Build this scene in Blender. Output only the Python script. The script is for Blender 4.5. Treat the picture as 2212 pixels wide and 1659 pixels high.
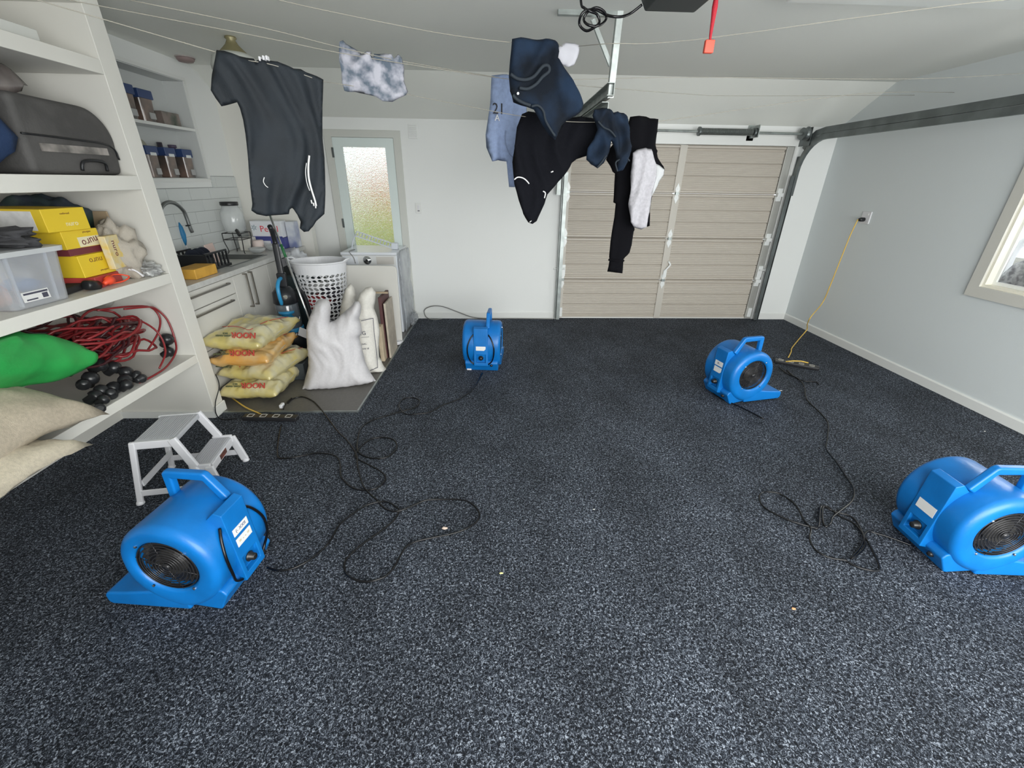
import bpy, bmesh, math, random
from mathutils import Vector, Matrix, noise, geometry
from math import sin, cos, pi, radians, sqrt
random.seed(4)
for o in list(bpy.data.objects): bpy.data.objects.remove(o)
scn = bpy.context.scene
COL = scn.collection

# ------------------------------------------------------------------ camera
M = ((0.99926, -0.03610, 0.01353), (-0.00330, -0.42961, -0.90301), (0.03841, 0.90229, -0.42941))
FPX, CX, CY, CH = 922.29, 1106.0, 829.5, 1.65
R0, R1, R2 = Vector(M[0]).normalized(), Vector(M[1]).normalized(), Vector(M[2]).normalized()
cam = bpy.data.cameras.new('camera'); cam_o = bpy.data.objects.new('camera', cam); COL.objects.link(cam_o)
cam.sensor_fit = 'HORIZONTAL'; cam.sensor_width = 36; cam.lens = FPX / 2212 * 36
cam.clip_start = 0.02; cam.clip_end = 200
rm = Matrix((R0, -R1, -R2)).transposed()
cam_o.matrix_world = Matrix.Translation((0, 0, CH)) @ rm.to_4x4()
scn.camera = cam_o

# ------------------------------------------------------------------ world and daylight
w = bpy.data.worlds.new('world'); scn.world = w; w.use_nodes = True
bg = w.node_tree.nodes['Background']; bg.inputs[0].default_value = (0.92, 0.97, 1.0, 1); bg.inputs[1].default_value = 1.5
def area(name, loc, rot, sx, sy, power, col):
    l = bpy.data.lights.new(name, 'AREA'); l.shape = 'RECTANGLE'; l.size = sx; l.size_y = sy; l.energy = power; l.color = col
    o = bpy.data.objects.new(name, l); COL.objects.link(o); o.location = loc; o.rotation_euler = rot
    return o
# open vehicle door in the rear wall (behind the camera)
area('daylight_rear_door', (1.5, -1.30, 1.45), (radians(63), 0, 0), 4.0, 2.1, 255, (0.985, 0.99, 0.97))
# right hand window
area('daylight_side_window', (4.35, 2.4, 1.45), (radians(90), 0, radians(90)), 1.5, 1.1, 40, (1.0, 0.98, 0.93))
scn.view_settings.view_transform = 'Standard'; scn.view_settings.look = 'None'
scn.view_settings.exposure = 0.0; scn.view_settings.gamma = 1.0; scn.view_settings.use_curve_mapping = False

# ------------------------------------------------------------------ helpers
def ray(px, py):
    return R0 * ((px - CX) / FPX) + R1 * ((py - CY) / FPX) + R2
def on(px, py, ax, val):
    d = ray(px, py); o = Vector((0, 0, CH)); return o + d * ((val - o[ax]) / d[ax])
def flo(px, py, z=0.0): return on(px, py, 2, z)

MATS = {}
def mat(name, col, rough=0.6, metal=0.0, bump=0.0, scale=40, var=0.0, spec=0.5, trans=0.0, alpha=1.0, sheen=0.0, coat=0.0, stretch=None, vscale=None, col2=None):
    if name in MATS: return MATS[name]
    m = bpy.data.materials.new(name); m.use_nodes = True; nt = m.node_tree; b = nt.nodes['Principled BSDF']
    b.inputs['Base Color'].default_value = (*col, 1); b.inputs['Roughness'].default_value = rough; b.inputs['Metallic'].default_value = metal
    b.inputs['Specular IOR Level'].default_value = spec
    if trans: b.inputs['Transmission Weight'].default_value = trans
    if alpha < 1: b.inputs['Alpha'].default_value = alpha
    if sheen: b.inputs['Sheen Weight'].default_value = sheen
    if coat: b.inputs['Coat Weight'].default_value = coat
    tc = nt.nodes.new('ShaderNodeTexCoord'); mp = nt.nodes.new('ShaderNodeMapping'); nt.links.new(tc.outputs['Object'], mp.inputs[0])
    if stretch: mp.inputs['Scale'].default_value = stretch
    if bump:
        n = nt.nodes.new('ShaderNodeTexNoise'); n.inputs['Scale'].default_value = scale; n.inputs['Detail'].default_value = 4
        nt.links.new(mp.outputs[0], n.inputs[0]); bp = nt.nodes.new('ShaderNodeBump'); bp.inputs['Strength'].default_value = bump; bp.inputs['Distance'].default_value = 0.01
        nt.links.new(n.outputs[0], bp.inputs['Height']); nt.links.new(bp.outputs[0], b.inputs['Normal'])
    if var or col2:
        n = nt.nodes.new('ShaderNodeTexNoise'); n.inputs['Scale'].default_value = vscale or scale * 0.3; n.inputs['Detail'].default_value = 3
        nt.links.new(mp.outputs[0], n.inputs[0]); cr = nt.nodes.new('ShaderNodeValToRGB')
        cr.color_ramp.elements[0].position = 0.38; cr.color_ramp.elements[1].position = 0.62
        c2 = col2 or tuple(min(1, c * (1 + var)) for c in col); c1 = col if col2 else tuple(c * (1 - var) for c in col)
        cr.color_ramp.elements[0].color = (*c1, 1); cr.color_ramp.elements[1].color = (*c2, 1)
        nt.links.new(n.outputs[0], cr.inputs[0]); nt.links.new(cr.outputs[0], b.inputs['Base Color'])
    MATS[name] = m; return m

def bm_new(): return bmesh.new()
def box(bm, lo, hi, mx=None):
    r = bmesh.ops.create_cube(bm, size=1.0)
    c = [(a + b) / 2 for a, b in zip(lo, hi)]; s = [abs(b - a) for a, b in zip(lo, hi)]
    for v in r['verts']:
        v.co = Vector((v.co.x * s[0] + c[0], v.co.y * s[1] + c[1], v.co.z * s[2] + c[2]))
        if mx: v.co = mx @ v.co
    return bm
def hexa(bm, pts):  # 8 points: bottom 4 then top 4
    v = [bm.verts.new(p) for p in pts]
    for f in ((0, 3, 2, 1), (4, 5, 6, 7), (0, 1, 5, 4), (1, 2, 6, 5), (2, 3, 7, 6), (3, 0, 4, 7)): bm.faces.new([v[i] for i in f])
    return bm
def prism(bm, poly, a0, a1, ax='y'):
    def P(u, v, a):
        return (u, a, v) if ax == 'y' else ((a, u, v) if ax == 'x' else (u, v, a))
    A = [bm.verts.new(P(u, v, a0)) for u, v in poly]; B = [bm.verts.new(P(u, v, a1)) for u, v in poly]
    bm.faces.new(A); bm.faces.new(B[::-1]); n = len(poly)
    for i in range(n): bm.faces.new((A[i], B[i], B[(i + 1) % n], A[(i + 1) % n]))
    bmesh.ops.recalc_face_normals(bm, faces=bm.faces[:]); return bm
def lathe(bm, prof, n=24, mx=None):  # prof: (r, z)
    rings = []
    for r, z in prof:
        rings.append([bm.verts.new((max(r, 1e-5) * cos(2 * pi * i / n), max(r, 1e-5) * sin(2 * pi * i / n), z)) for i in range(n)])
    for a, b in zip(rings, rings[1:]):
        for i in range(n): bm.faces.new((a[i], a[(i + 1) % n], b[(i + 1) % n], b[i]))
    bm.faces.new(rings[0][::-1]); bm.faces.new(rings[-1])
    if mx:
        for r in rings:
            for v in r: v.co = mx @ v.co
    return bm
def smooth_path(pts, sub=4, closed=False):
    pts = [Vector(p) for p in pts]; n = len(pts); out = []
    if n < 3: return pts
    rng = n if closed else n - 1
    for i in range(rng):
        p0 = pts[(i - 1) % n] if (closed or i > 0) else pts[0]; p1 = pts[i]; p2 = pts[(i + 1) % n]; p3 = pts[(i + 2) % n] if (closed or i + 2 < n) else pts[-1]
        for k in range(sub):
            t = k / sub
            out.append(0.5 * ((2 * p1) + (p2 - p0) * t + (2 * p0 - 5 * p1 + 4 * p2 - p3) * t * t + (3 * p1 - p0 - 3 * p2 + p3) * t ** 3))
    if not closed: out.append(pts[-1])
    return out
def tube(bm, pts, r, n=8, closed=False, sub=0, radii=None):
    if sub: pts = smooth_path(pts, sub, closed)
    pts = [Vector(p) for p in pts]; m = len(pts); rings = []; up = None
    for i, p in enumerate(pts):
        a = pts[(i - 1) % m] if (closed or i > 0) else p; b = pts[(i + 1) % m] if (closed or i < m - 1) else p
        t = (b - a);
        if t.length < 1e-9: t = Vector((0, 0, 1))
        t.normalize()
        if up is None:
            up = Vector((0, 0, 1)) if abs(t.z) < .9 else Vector((1, 0, 0))
        s = t.cross(up)
        if s.length < 1e-6: s = t.orthogonal()
        s.normalize(); up = s.cross(t).normalized()
        rr = radii[i] if radii else r
        rings.append([bm.verts.new(p + (s * cos(2 * pi * k / n) + up * sin(2 * pi * k / n)) * rr) for k in range(n)])
    for i in range(m if closed else m - 1):
        a, b = rings[i], rings[(i + 1) % m]
        for k in range(n): bm.faces.new((a[k], a[(k + 1) % n], b[(k + 1) % n], b[k]))
    if not closed: bm.faces.new(rings[0][::-1]); bm.faces.new(rings[-1])
    return bm
def beam(bm, a, b, w_, t_, side=(0, 1, 0)):
    a, b, s = Vector(a), Vector(b), Vector(side).normalized(); d = (b - a).normalized(); u = d.cross(s).normalized(); s = u.cross(d).normalized()
    pts = []
    for p in (a, b):
        for su, ss in ((-1, -1), (1, -1), (1, 1), (-1, 1)): pts.append(p + u * su * w_ / 2 + s * ss * t_ / 2)
    return hexa(bm, pts)
def sphere(bm, c, r, seg=12, sc=(1, 1, 1)):
    res = bmesh.ops.create_uvsphere(bm, u_segments=seg, v_segments=max(6, seg // 2), radius=r)
    for v in res['verts']: v.co = Vector((v.co.x * sc[0] + c[0], v.co.y * sc[1] + c[1], v.co.z * sc[2] + c[2]))
    return bm

def mk(name, bm, m, parent=None, smooth=False, bevel=0.0, segs=2, fixn=True, loc=None):
    if fixn: bmesh.ops.recalc_face_normals(bm, faces=bm.faces[:])
    me = bpy.data.meshes.new(name); bm.to_mesh(me); bm.free()
    if smooth:
        for p in me.polygons: p.use_smooth = True
    if m: me.materials.append(m)
    o = bpy.data.objects.new(name, me); COL.objects.link(o)
    if parent: o.parent = parent
    if loc: o.location = loc
    if bevel:
        b = o.modifiers.new('bevel', 'BEVEL'); b.width = bevel; b.segments = segs; b.limit_method = 'ANGLE'; b.angle_limit = radians(35); b.harden_normals = False
        for p in me.polygons: p.use_smooth = True
        b2 = o.modifiers.new('wn', 'WEIGHTED_NORMAL'); b2.keep_sharp = True
    return o
def thing(name, label, cat, loc=(0, 0, 0), rz=0.0, group=None):
    o = bpy.data.objects.new(name, None); o.empty_display_size = .1; COL.objects.link(o); o.location = loc; o.rotation_euler = (0, 0, rz)
    o['label'] = label; o['category'] = cat
    if group: o['group'] = group
    return o
def tag(o, label, cat, group=None):
    o['label'] = label; o['category'] = cat
    if group: o['group'] = group
    return o
def struct(name, bm, m, parent=None, **k):
    o = mk(name, bm, m, parent, **k)
    if not parent: o['kind'] = 'structure'
    return o
def text_obj(name, s, size, m, parent, origin, right, up, depth=0.0006, align='CENTER', bold=0.0):
    cu = bpy.data.curves.new('t', 'FONT'); cu.body = s; cu.size = size; cu.align_x = align; cu.align_y = 'CENTER'; cu.extrude = depth; cu.offset = bold; cu.resolution_u = 2
    to = bpy.data.objects.new('t', cu); COL.objects.link(to)
    dg = bpy.context.evaluated_depsgraph_get(); me = bpy.data.meshes.new_from_object(to.evaluated_get(dg))
    bpy.data.objects.remove(to); me.name = name
    r, u = Vector(right).normalized(), Vector(up).normalized(); n = r.cross(u)
    mx = Matrix((r, u, n)).transposed().to_4x4(); mx.translation = Vector(origin); me.transform(mx)
    me.materials.clear(); me.materials.append(m)
    o = bpy.data.objects.new(name, me); COL.objects.link(o)
    if parent: o.parent = parent
    return o
def copy_tree(o, parent=None):
    c = o.copy(); COL.objects.link(c); c.parent = parent
    for ch in [x for x in bpy.data.objects if x.parent == o]: copy_tree(ch, c)
    return c

# puffy cloth / sack from a 2D outline (u,v in metres) placed on a plane origin+u*U+v*V, thickness along N
def puff(name, outline, mapf, T, m, parent=None, res=0.03, edge=0.06, fold=0.0, fscale=(8, 1.5), seed=0, flat=False, power=0.5, sub=True, back=1.0):
    pts = [Vector((p[0], p[1])) for p in outline]
    # densify the outline
    dense = []
    n = len(pts)
    for i in range(n):
        a, b = pts[i], pts[(i + 1) % n]; L = (b - a).length; k = max(1, int(L / res))
        for j in range(k): dense.append(a + (b - a) * (j / k))
    us = [p.x for p in dense]; vs = [p.y for p in dense]
    def inside(x, y):
        c = False; j = len(dense) - 1
        for i in range(len(dense)):
            if (dense[i].y > y) != (dense[j].y > y) and x < (dense[j].x - dense[i].x) * (y - dense[i].y) / (dense[j].y - dense[i].y) + dense[i].x: c = not c
            j = i
        return c
    def dist(x, y): return min((x - p.x) ** 2 + (y - p.y) ** 2 for p in dense) ** .5
    inner = []; y = min(vs) + res * .5; row = 0
    while y < max(vs):
        x = min(us) + (res * .5 if row % 2 else 0)
        while x < max(us):
            if inside(x, y) and dist(x, y) > res * .55: inner.append(Vector((x, y)))
            x += res
        y += res * .87; row += 1
    V = dense + inner; E = [(i, (i + 1) % len(dense)) for i in range(len(dense))]
    r = geometry.delaunay_2d_cdt(V, E, [], 1, 1e-6)
    co, faces = r[0], r[2]
    bm = bm_new(); F = []; B = []
    nb = set(); 
    for c in co:
        d = dist(c.x, c.y); e = min(1.0, d / edge); h = (1 - (1 - e) ** 2) ** power
        kx = c.x + .12 * noise.noise(Vector((c.x * 3, c.y * 3, seed * 1.7)))
        n_a = noise.noise(Vector((kx * fscale[0] + seed * 7.1, c.y * fscale[1], seed * 3.3))); n_b = noise.noise(Vector((kx * fscale[0] * 2.3, c.y * fscale[1] * 2.3 + seed, 5.0)))
        wv = fold * (n_a + .45 * n_b + .9 * (.35 - abs(noise.noise(Vector((kx * fscale[0] * 1.3 + seed, c.y * fscale[1] * 1.6, seed * 2.1))) * 1.6)))
        if d < 1e-5:
            v = bm.verts.new(mapf(c.x, c.y, wv)); F.append(v); B.append(v)
        else:
            F.append(bm.verts.new(mapf(c.x, c.y, wv + T * h))); B.append(bm.verts.new(mapf(c.x, c.y, wv - T * h * back)))
    for f in faces:
        try: bm.faces.new([F[i] for i in f])
        except ValueError: pass
        if any(F[i] is not B[i] for i in f):
            try: bm.faces.new([B[i] for i in reversed(f)])
            except ValueError: pass
    loose = [v for v in bm.verts if not v.link_faces]
    for v in loose: bm.verts.remove(v)
    return mk(name, bm, m, parent, smooth=True)
def plane_map(px0, P0, U, N, up=(0, 0, 1)):
    U, N, up, P0 = Vector(U).normalized(), Vector(N).normalized(), Vector(up), Vector(P0)
    return lambda u, v, d: P0 + U * u + up * v + N * d
def px_outline(pxs, P0, U, N):
    """pixel outline -> (u,v) on the vertical plane through P0 with horizontal direction U"""
    U, N, P0 = Vector(U).normalized(), Vector(N).normalized(), Vector(P0); out = []; o = Vector((0, 0, CH))
    for x, y in pxs:
        d = ray(x, y); t = (P0 - o).dot(N) / d.dot(N); p = o + d * t - P0
        out.append((p.dot(U), p.z))
    return out

# ------------------------------------------------------------------ materials
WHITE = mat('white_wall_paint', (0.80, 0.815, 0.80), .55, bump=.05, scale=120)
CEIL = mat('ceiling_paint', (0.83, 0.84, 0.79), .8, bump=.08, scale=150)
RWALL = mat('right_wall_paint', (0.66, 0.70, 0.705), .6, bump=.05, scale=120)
TRIM = mat('white_trim_gloss', (0.76, 0.77, 0.75), .35)
SHELFW = mat('shelf_white_paint', (0.74, 0.73, 0.68), .45, bump=.03, scale=60)
STEEL = mat('galvanised_steel', (0.34, 0.37, 0.36), .42, .85, var=.18, scale=30, bump=.05)
RAIL = mat('rail_steel', (0.17, 0.19, 0.19), .45, .8, var=.15, scale=20)
CHROME = mat('chrome', (0.75, 0.76, 0.77), .18, 1.0)
DOORM = mat('garage_door_beige', (0.53, 0.485, 0.425), .5, bump=.03, scale=80)
DOORS = mat('garage_door_stile', (0.56, 0.53, 0.475), .45)
BLUE = mat('blue_polyethylene', (0.002, 0.158, 0.50), .40, bump=.06, scale=70, var=.09, vscale=6, coat=.08)
BLACK = mat('black_plastic', (0.012, 0.013, 0.015), .35)
RUBBER = mat('black_cord_rubber', (0.004, 0.004, 0.005), .22, spec=.45)
LABELW = mat('label_white', (0.75, 0.75, 0.74), .5)
INK = mat('dark_print', (0.06, 0.06, 0.09), .6)
GREYV = mat('grey_vinyl_floor', (0.115, 0.11, 0.10), .45, bump=.05, scale=200, var=.08)
WPLAS = mat('white_plastic', (0.74, 0.74, 0.76), .4)
YCORD = mat('yellow_cord', (0.75, 0.50, 0.10), .5)

def carpet_mat():
    m = bpy.data.materials.new('charcoal_loop_carpet'); m.use_nodes = True; nt = m.node_tree; b = nt.nodes['Principled BSDF']; L = nt.links.new
    tc = nt.nodes.new('ShaderNodeTexCoord')
    n1 = nt.nodes.new('ShaderNodeTexNoise'); n1.inputs['Scale'].default_value = 120; n1.inputs['Detail'].default_value = 3.5; n1.inputs['Roughness'].default_value = .62; n1.inputs['Distortion'].default_value = 1.1
    L(tc.outputs['Object'], n1.inputs[0])
    n2 = nt.nodes.new('ShaderNodeTexNoise'); n2.inputs['Scale'].default_value = 230; n2.inputs['Detail'].default_value = 2; n2.inputs['Distortion'].default_value = 2.0
    L(tc.outputs['Object'], n2.inputs[0])
    add = nt.nodes.new('ShaderNodeMath'); add.operation = 'MULTIPLY_ADD'; add.inputs[1].default_value = .45
    L(n2.outputs[0], add.inputs[0]); L(n1.outputs[0], add.inputs[2])
    cr = nt.nodes.new('ShaderNodeValToRGB'); e = cr.color_ramp.elements
    e[0].position = .58; e[0].color = (.0025, .0035, .006, 1); e[1].position = .93; e[1].color = (.44, .49, .57, 1)
    x = e.new(.70); x.color = (.0105, .0135, .020, 1); x = e.new(.79); x.color = (.07, .084, .11, 1)
    L(add.outputs[0], cr.inputs[0])
    # tracks left by the vacuum and wear in broad patches
    mp = nt.nodes.new('ShaderNodeMapping'); mp.inputs['Scale'].default_value = (1.4, .8, 1); L(tc.outputs['Object'], mp.inputs[0])
    n3 = nt.nodes.new('ShaderNodeTexNoise'); n3.inputs['Scale'].default_value = 2.2; n3.inputs['Detail'].default_value = 5; L(mp.outputs[0], n3.inputs[0])
    c3 = nt.nodes.new('ShaderNodeValToRGB'); c3.color_ramp.elements[0].position = .35; c3.color_ramp.elements[0].color = (.72, .72, .72, 1); c3.color_ramp.elements[1].position = .68; c3.color_ramp.elements[1].color = (1.15, 1.15, 1.15, 1)
    L(n3.outputs[0], c3.inputs[0])
    mx = nt.nodes.new('ShaderNodeMixRGB'); mx.blend_type = 'MULTIPLY'; mx.inputs[0].default_value = 1; L(cr.outputs[0], mx.inputs[1]); L(c3.outputs[0], mx.inputs[2])
    L(mx.outputs[0], b.inputs['Base Color'])
    b.inputs['Roughness'].default_value = .8; b.inputs['Specular IOR Level'].default_value = .2
    bp = nt.nodes.new('ShaderNodeBump'); bp.inputs['Strength'].default_value = .9; bp.inputs['Distance'].default_value = .006; L(add.outputs[0], bp.inputs['Height']); L(bp.outputs[0], b.inputs['Normal'])
    return m
CARPET = carpet_mat()

# ------------------------------------------------------------------ room shell
XL, XRW, YB, YR, ZC = -2.80, 3.93, 5.50, -0.95, 2.575
ZB, YS = 2.24, 4.90   # back wall top, start of the raked ceiling
DX0, DX1, DZ = 0.83, 3.47, 2.055          # vehicle door opening
GX0, GX1, GZ = -1.80, -1.13, 2.06         # glazed door leaf
struct('floor', box(bm_new(), (XL - .5, YR - .3, -.1), (XRW + .2, YB + .3, 0)), CARPET)
b = bm_new()
box(b, (XL - .5, YB, 0), (GX0 - .05, YB + .15, ZB + .2)); box(b, (GX1 + .05, YB, 0), (DX0, YB + .15, ZB + .2)); box(b, (DX1, YB, 0), (XRW + .15, YB + .15, ZB + .2))
box(b, (GX0 - .05, YB, GZ + .04), (GX1 + .05, YB + .15, ZB + .2)); box(b, (DX0, YB, DZ), (DX1, YB + .15, ZB + .2))
struct('wall_back', b, WHITE)
WY0, WY1, WZ0, WZ1 = 1.75, 3.32, .93, 2.02
b = bm_new()
box(b, (XRW, YR, 0), (XRW + .09, WY0, ZC + .1)); box(b, (XRW, WY1, 0), (XRW + .09, YB, ZC + .1)); box(b, (XRW, WY0, 0), (XRW + .09, WY1, WZ0)); box(b, (XRW, WY0, WZ1), (XRW + .09, WY1, ZC + .1))
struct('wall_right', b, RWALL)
NY0, NY1, NZ0, NZ1 = 3.25, 4.735, 1.625, 2.425
b = bm_new()
box(b, (XL - .12, YR, 0), (XL, NY0, ZC + .1)); box(b, (XL - .12, NY1, 0), (XL, YB, ZC + .1)); box(b, (XL - .12, NY0, 0), (XL, NY1, NZ0)); box(b, (XL - .12, NY0, NZ1), (XL, NY1, ZC + .1))
wall_left = struct('wall_left', b, WHITE)
b = bm_new(); box(b, (XL - .15, YR - .15, 0), (-.5, YR, ZC + .1)); box(b, (3.6, YR - .15, 0), (XRW + .15, YR, ZC + .1)); box(b, (-.5, YR - .15, 2.3), (3.6, YR, ZC + .1))
struct('wall_rear', b, WHITE)
# kitchen nib wall
b = bm_new(); prism(b, [(XL, 0), (-2.08, 0), (-2.08, ZC), (XL, ZC)], 5.2, 5.3); struct('wall_nib', b, SHELFW)
b = bm_new(); box(b, (XL - .15, YR - .15, ZC), (XRW + .15, YS, ZC + .1))
hexa(b, [(XL - .15, YS, ZC), (XRW + .15, YS, ZC), (XRW + .15, YB + .02, ZB), (XL - .15, YB + .02, ZB), (XL - .15, YS, ZC + .1), (XRW + .15, YS, ZC + .1), (XRW + .15, YB + .02, ZB + .1), (XL - .15, YB + .02, ZB + .1)])
struct('ceiling', b, CEIL)
def base(name, poly, a0, a1, ax): struct(name, prism(bm_new(), poly, a0, a1, ax), TRIM)
BH = .085
base('baseboard_back', [(YB, 0), (YB - .014, 0), (YB - .014, BH - .01), (YB - .008, BH), (YB, BH)], -1.03, DX0 - .03, 'x')
base('baseboard_back_right', [(YB, 0), (YB - .014, 0), (YB - .014, BH - .01), (YB - .008, BH), (YB, BH)], DX1 + .03, XRW, 'x')
base('baseboard_right', [(XRW, 0), (XRW - .014, 0), (XRW - .014, BH - .01), (XRW - .008, BH), (XRW, BH)], YR, YB - .014, 'y')
# grey vinyl floor of the laundry corner
b = bm_new(); hexa(b, [(XL, 2.97, 0), (-1.085, 2.97, 0), (-1.02, YB, 0), (XL, YB, 0), (XL, 2.97, .008), (-1.085, 2.97, .008), (-1.02, YB, .008), (XL, YB, .008)])
struct('floor_vinyl', b, GREYV)
b = bm_new(); beam(b, (XL + .7, 2.964, .006), (-1.079, 2.964, .006), .012, .014); beam(b, (-1.079, 2.96, .006), (-1.014, YB - .02, .006), .014, .012, side=(0, 0, 1))
struct('trim_1', b, STEEL)

# glazed side door
def frosted():
    m = bpy.data.materials.new('obscure_glass'); m.use_nodes = True; nt = m.node_tree; L = nt.links.new; b = nt.nodes['Principled BSDF']
    b.inputs['Base Color'].default_value = (.93, .97, .95, 1); b.inputs['Transmission Weight'].default_value = 1; b.inputs['Roughness'].default_value = .16; b.inputs['IOR'].default_value = 1.25
    tc = nt.nodes.new('ShaderNodeTexCoord'); v = nt.nodes.new('ShaderNodeTexNoise'); v.inputs['Scale'].default_value = 42; v.inputs['Detail'].default_value = 2; v.inputs['Distortion'].default_value = 2.5; L(tc.outputs['Object'], v.inputs[0])
    bp = nt.nodes.new('ShaderNodeBump'); bp.inputs['Strength'].default_value = .7; bp.inputs['Distance'].default_value = .02; L(v.outputs[0], bp.inputs['Height']); L(bp.outputs[0], b.inputs['Normal'])
    return m
door1 = struct('door_1', prism(bm_new(), [(GX0 - .085, 0), (GX0 - .085, GZ + .075), (GX1 + .085, GZ + .075), (GX1 + .085, 0), (GX1 + .002, 0), (GX1 + .002, GZ + .002), (GX0 - .002, GZ + .002), (GX0 - .002, 0)], YB - .018, YB + .06), mat('door_frame_paint', (.60, .61, .57), .45), bevel=.004)
b = bm_new()
gx0, gx1, gz0, gz1 = GX0 + .10, GX1 - .095, .35, GZ - .09
box(b, (GX0, YB - .012, 0.01), (gx0, YB + .028, GZ)); box(b, (gx1, YB - .012, 0.01), (GX1, YB + .028, GZ)); box(b, (gx0, YB - .012, gz1), (gx1, YB + .028, GZ)); box(b, (gx0, YB - .012, .01), (gx1, YB + .028, gz0))
mk('door_leaf', b, mat('door_leaf_paint', (.70, .78, .76), .4), door1)
mk('pane', box(bm_new(), (gx0, YB + .004, gz0), (gx1, YB + .012, gz1)), frosted(), door1)
for z in (1.86, 1.12, .3): mk('hinge', box(bm_new(), (GX0 - .016, YB - .026, z), (GX0 + .004, YB - .012, z + .1)), RAIL, door1)

# right window
FR = mat('window_frame', (.62, .61, .56), .5); REV = mat('window_reveal', (.80, .77, .66), .5)
b = bm_new(); c = .085
for lo, hi in (((XRW - .02, WY0 - c, WZ0 - c), (XRW + .002, WY1 + c, WZ0)), ((XRW - .02, WY0 - c, WZ1), (XRW + .002, WY1 + c, WZ1 + c)), ((XRW - .02, WY0 - c, WZ0), (XRW + .002, WY0, WZ1)), ((XRW - .02, WY1, WZ0), (XRW + .002, WY1 + c, WZ1))): box(b, lo, hi)
win = struct('window_1', b, FR)
b = bm_new(); t = .02
for lo, hi in (((XRW, WY0, WZ0), (XRW + .09, WY1, WZ0 + t)), ((XRW, WY0, WZ1 - t), (XRW + .09, WY1, WZ1)), ((XRW, WY0, WZ0 + t), (XRW + .09, WY0 + t, WZ1 - t)), ((XRW, WY1 - t, WZ0 + t), (XRW + .09, WY1, WZ1 - t))): box(b, lo, hi)
mk('window_reveal', b, REV, win)
b = bm_new()
for y in (WY0 + .02, 2.5, WY1 - .042): box(b, (XRW + .055, y, WZ0 + .02), (XRW + .075, y + .022, WZ1 - .02))
box(b, (XRW + .055, WY0 + .042, WZ0 + .0205), (XRW + .09, WY1 - .042, WZ0 + .045)); box(b, (XRW + .055, WY0 + .042, WZ1 - .055), (XRW + .09, WY1 - .042, WZ1 - .0205))
mk('sash', b, TRIM, win)
GL = mat('clear_glass', (.95, .97, .97), .02, trans=1.0)
mk('pane', box(bm_new(), (XRW + .062, WY0 + .05, WZ0 + .05), (XRW + .066, WY1 - .05, WZ1 - .05)), GL, win)

# outdoor ground and garden seen blurred through the obscure glass
struct('ground_outside', box(bm_new(), (-14, YB + .3, -.15), (14, 16, -.02)), mat('paving_outside', (.38, .37, .33), .9, var=.1, scale=5))
hedge_m = mat('hedge_leaves', (.16, .30, .05), .7, col2=(.45, .50, .12), scale=12, bump=.4)
# ------------------------------------------------------------------ ceiling tracks for later: sectional garage door
gd = bpy.data.objects.new('door_2', None); COL.objects.link(gd); gd['kind'] = 'structure'
gd.location = ((DX0 + DX1) / 2, YB, 0)
def gpart(name, bm, m, **k):
    o = mk(name, bm, m, None, **k); o.parent = gd; o.matrix_parent_inverse = Matrix.Translation((-(DX0 + DX1) / 2, -YB, 0)); return o
mid = 2.13; SH = DZ / 4
cols = ((DX0 + .055, mid - .0), (mid + .085, DX1 - .09))
YD = YB + .045
for r in range(4):
    z0, z1 = r * SH + .0012, (r + 1) * SH - .0012
    prof = [(z0, 0), (z0 + .012, -.022), (z0 + .03, -.022), (z0 + .036, -.004)]
    segs = 3; zs = z0 + .05; ze = z1 - .05; hgt = (ze - zs) / segs
    for s in range(segs):
        za = zs + s * hgt
        nr = 6
        for q in range(nr):
            zz = za + .006 + (hgt - .012) * q / nr
            prof += [(zz, -.010), (zz + (hgt - .012) / nr * .5, -.0155)]
        prof += [(za + hgt - .006, -.010), (za + hgt - .003, .004), (za + hgt + .001, .004)]
    prof += [(z1 - .036, -.004), (z1 - .03, -.022), (z1 - .012, -.022), (z1, 0)]
    for (xa, xb) in cols:
        bm = bm_new(); vv = []
        for z, d in prof: vv.append((bm.verts.new((xa, YD + d, z)), bm.verts.new((xb, YD + d, z))))
        for p, q in zip(vv, vv[1:]): bm.faces.new((p[0], p[1], q[1], q[0]))
        bk = [bm.verts.new((x, YD + .03, z)) for x, z in ((xa, z0), (xb, z0), (xb, z1), (xa, z1))]
        bm.faces.new(bk); bm.faces.new((bk[0], vv[0][0], vv[0][1], bk[1])); bm.faces.new((bk[3], bk[2], vv[-1][1], vv[-1][0]))
        gpart('panel', bm, DOORM)
    for xa, xb, mm in ((DX0 + .005, DX0 + .055, DOORS), (mid, mid + .085, DOORS), (DX1 - .085, DX1 - .005, mat('galvanised_stile', (.50, .50, .47), .4, .5))):
        bm = bm_new(); box(bm, (xa, YD - .03, z0 + .004), (xb, YD + .02, z1 - .004)); gpart('stile', bm, mm, bevel=.003)
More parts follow.
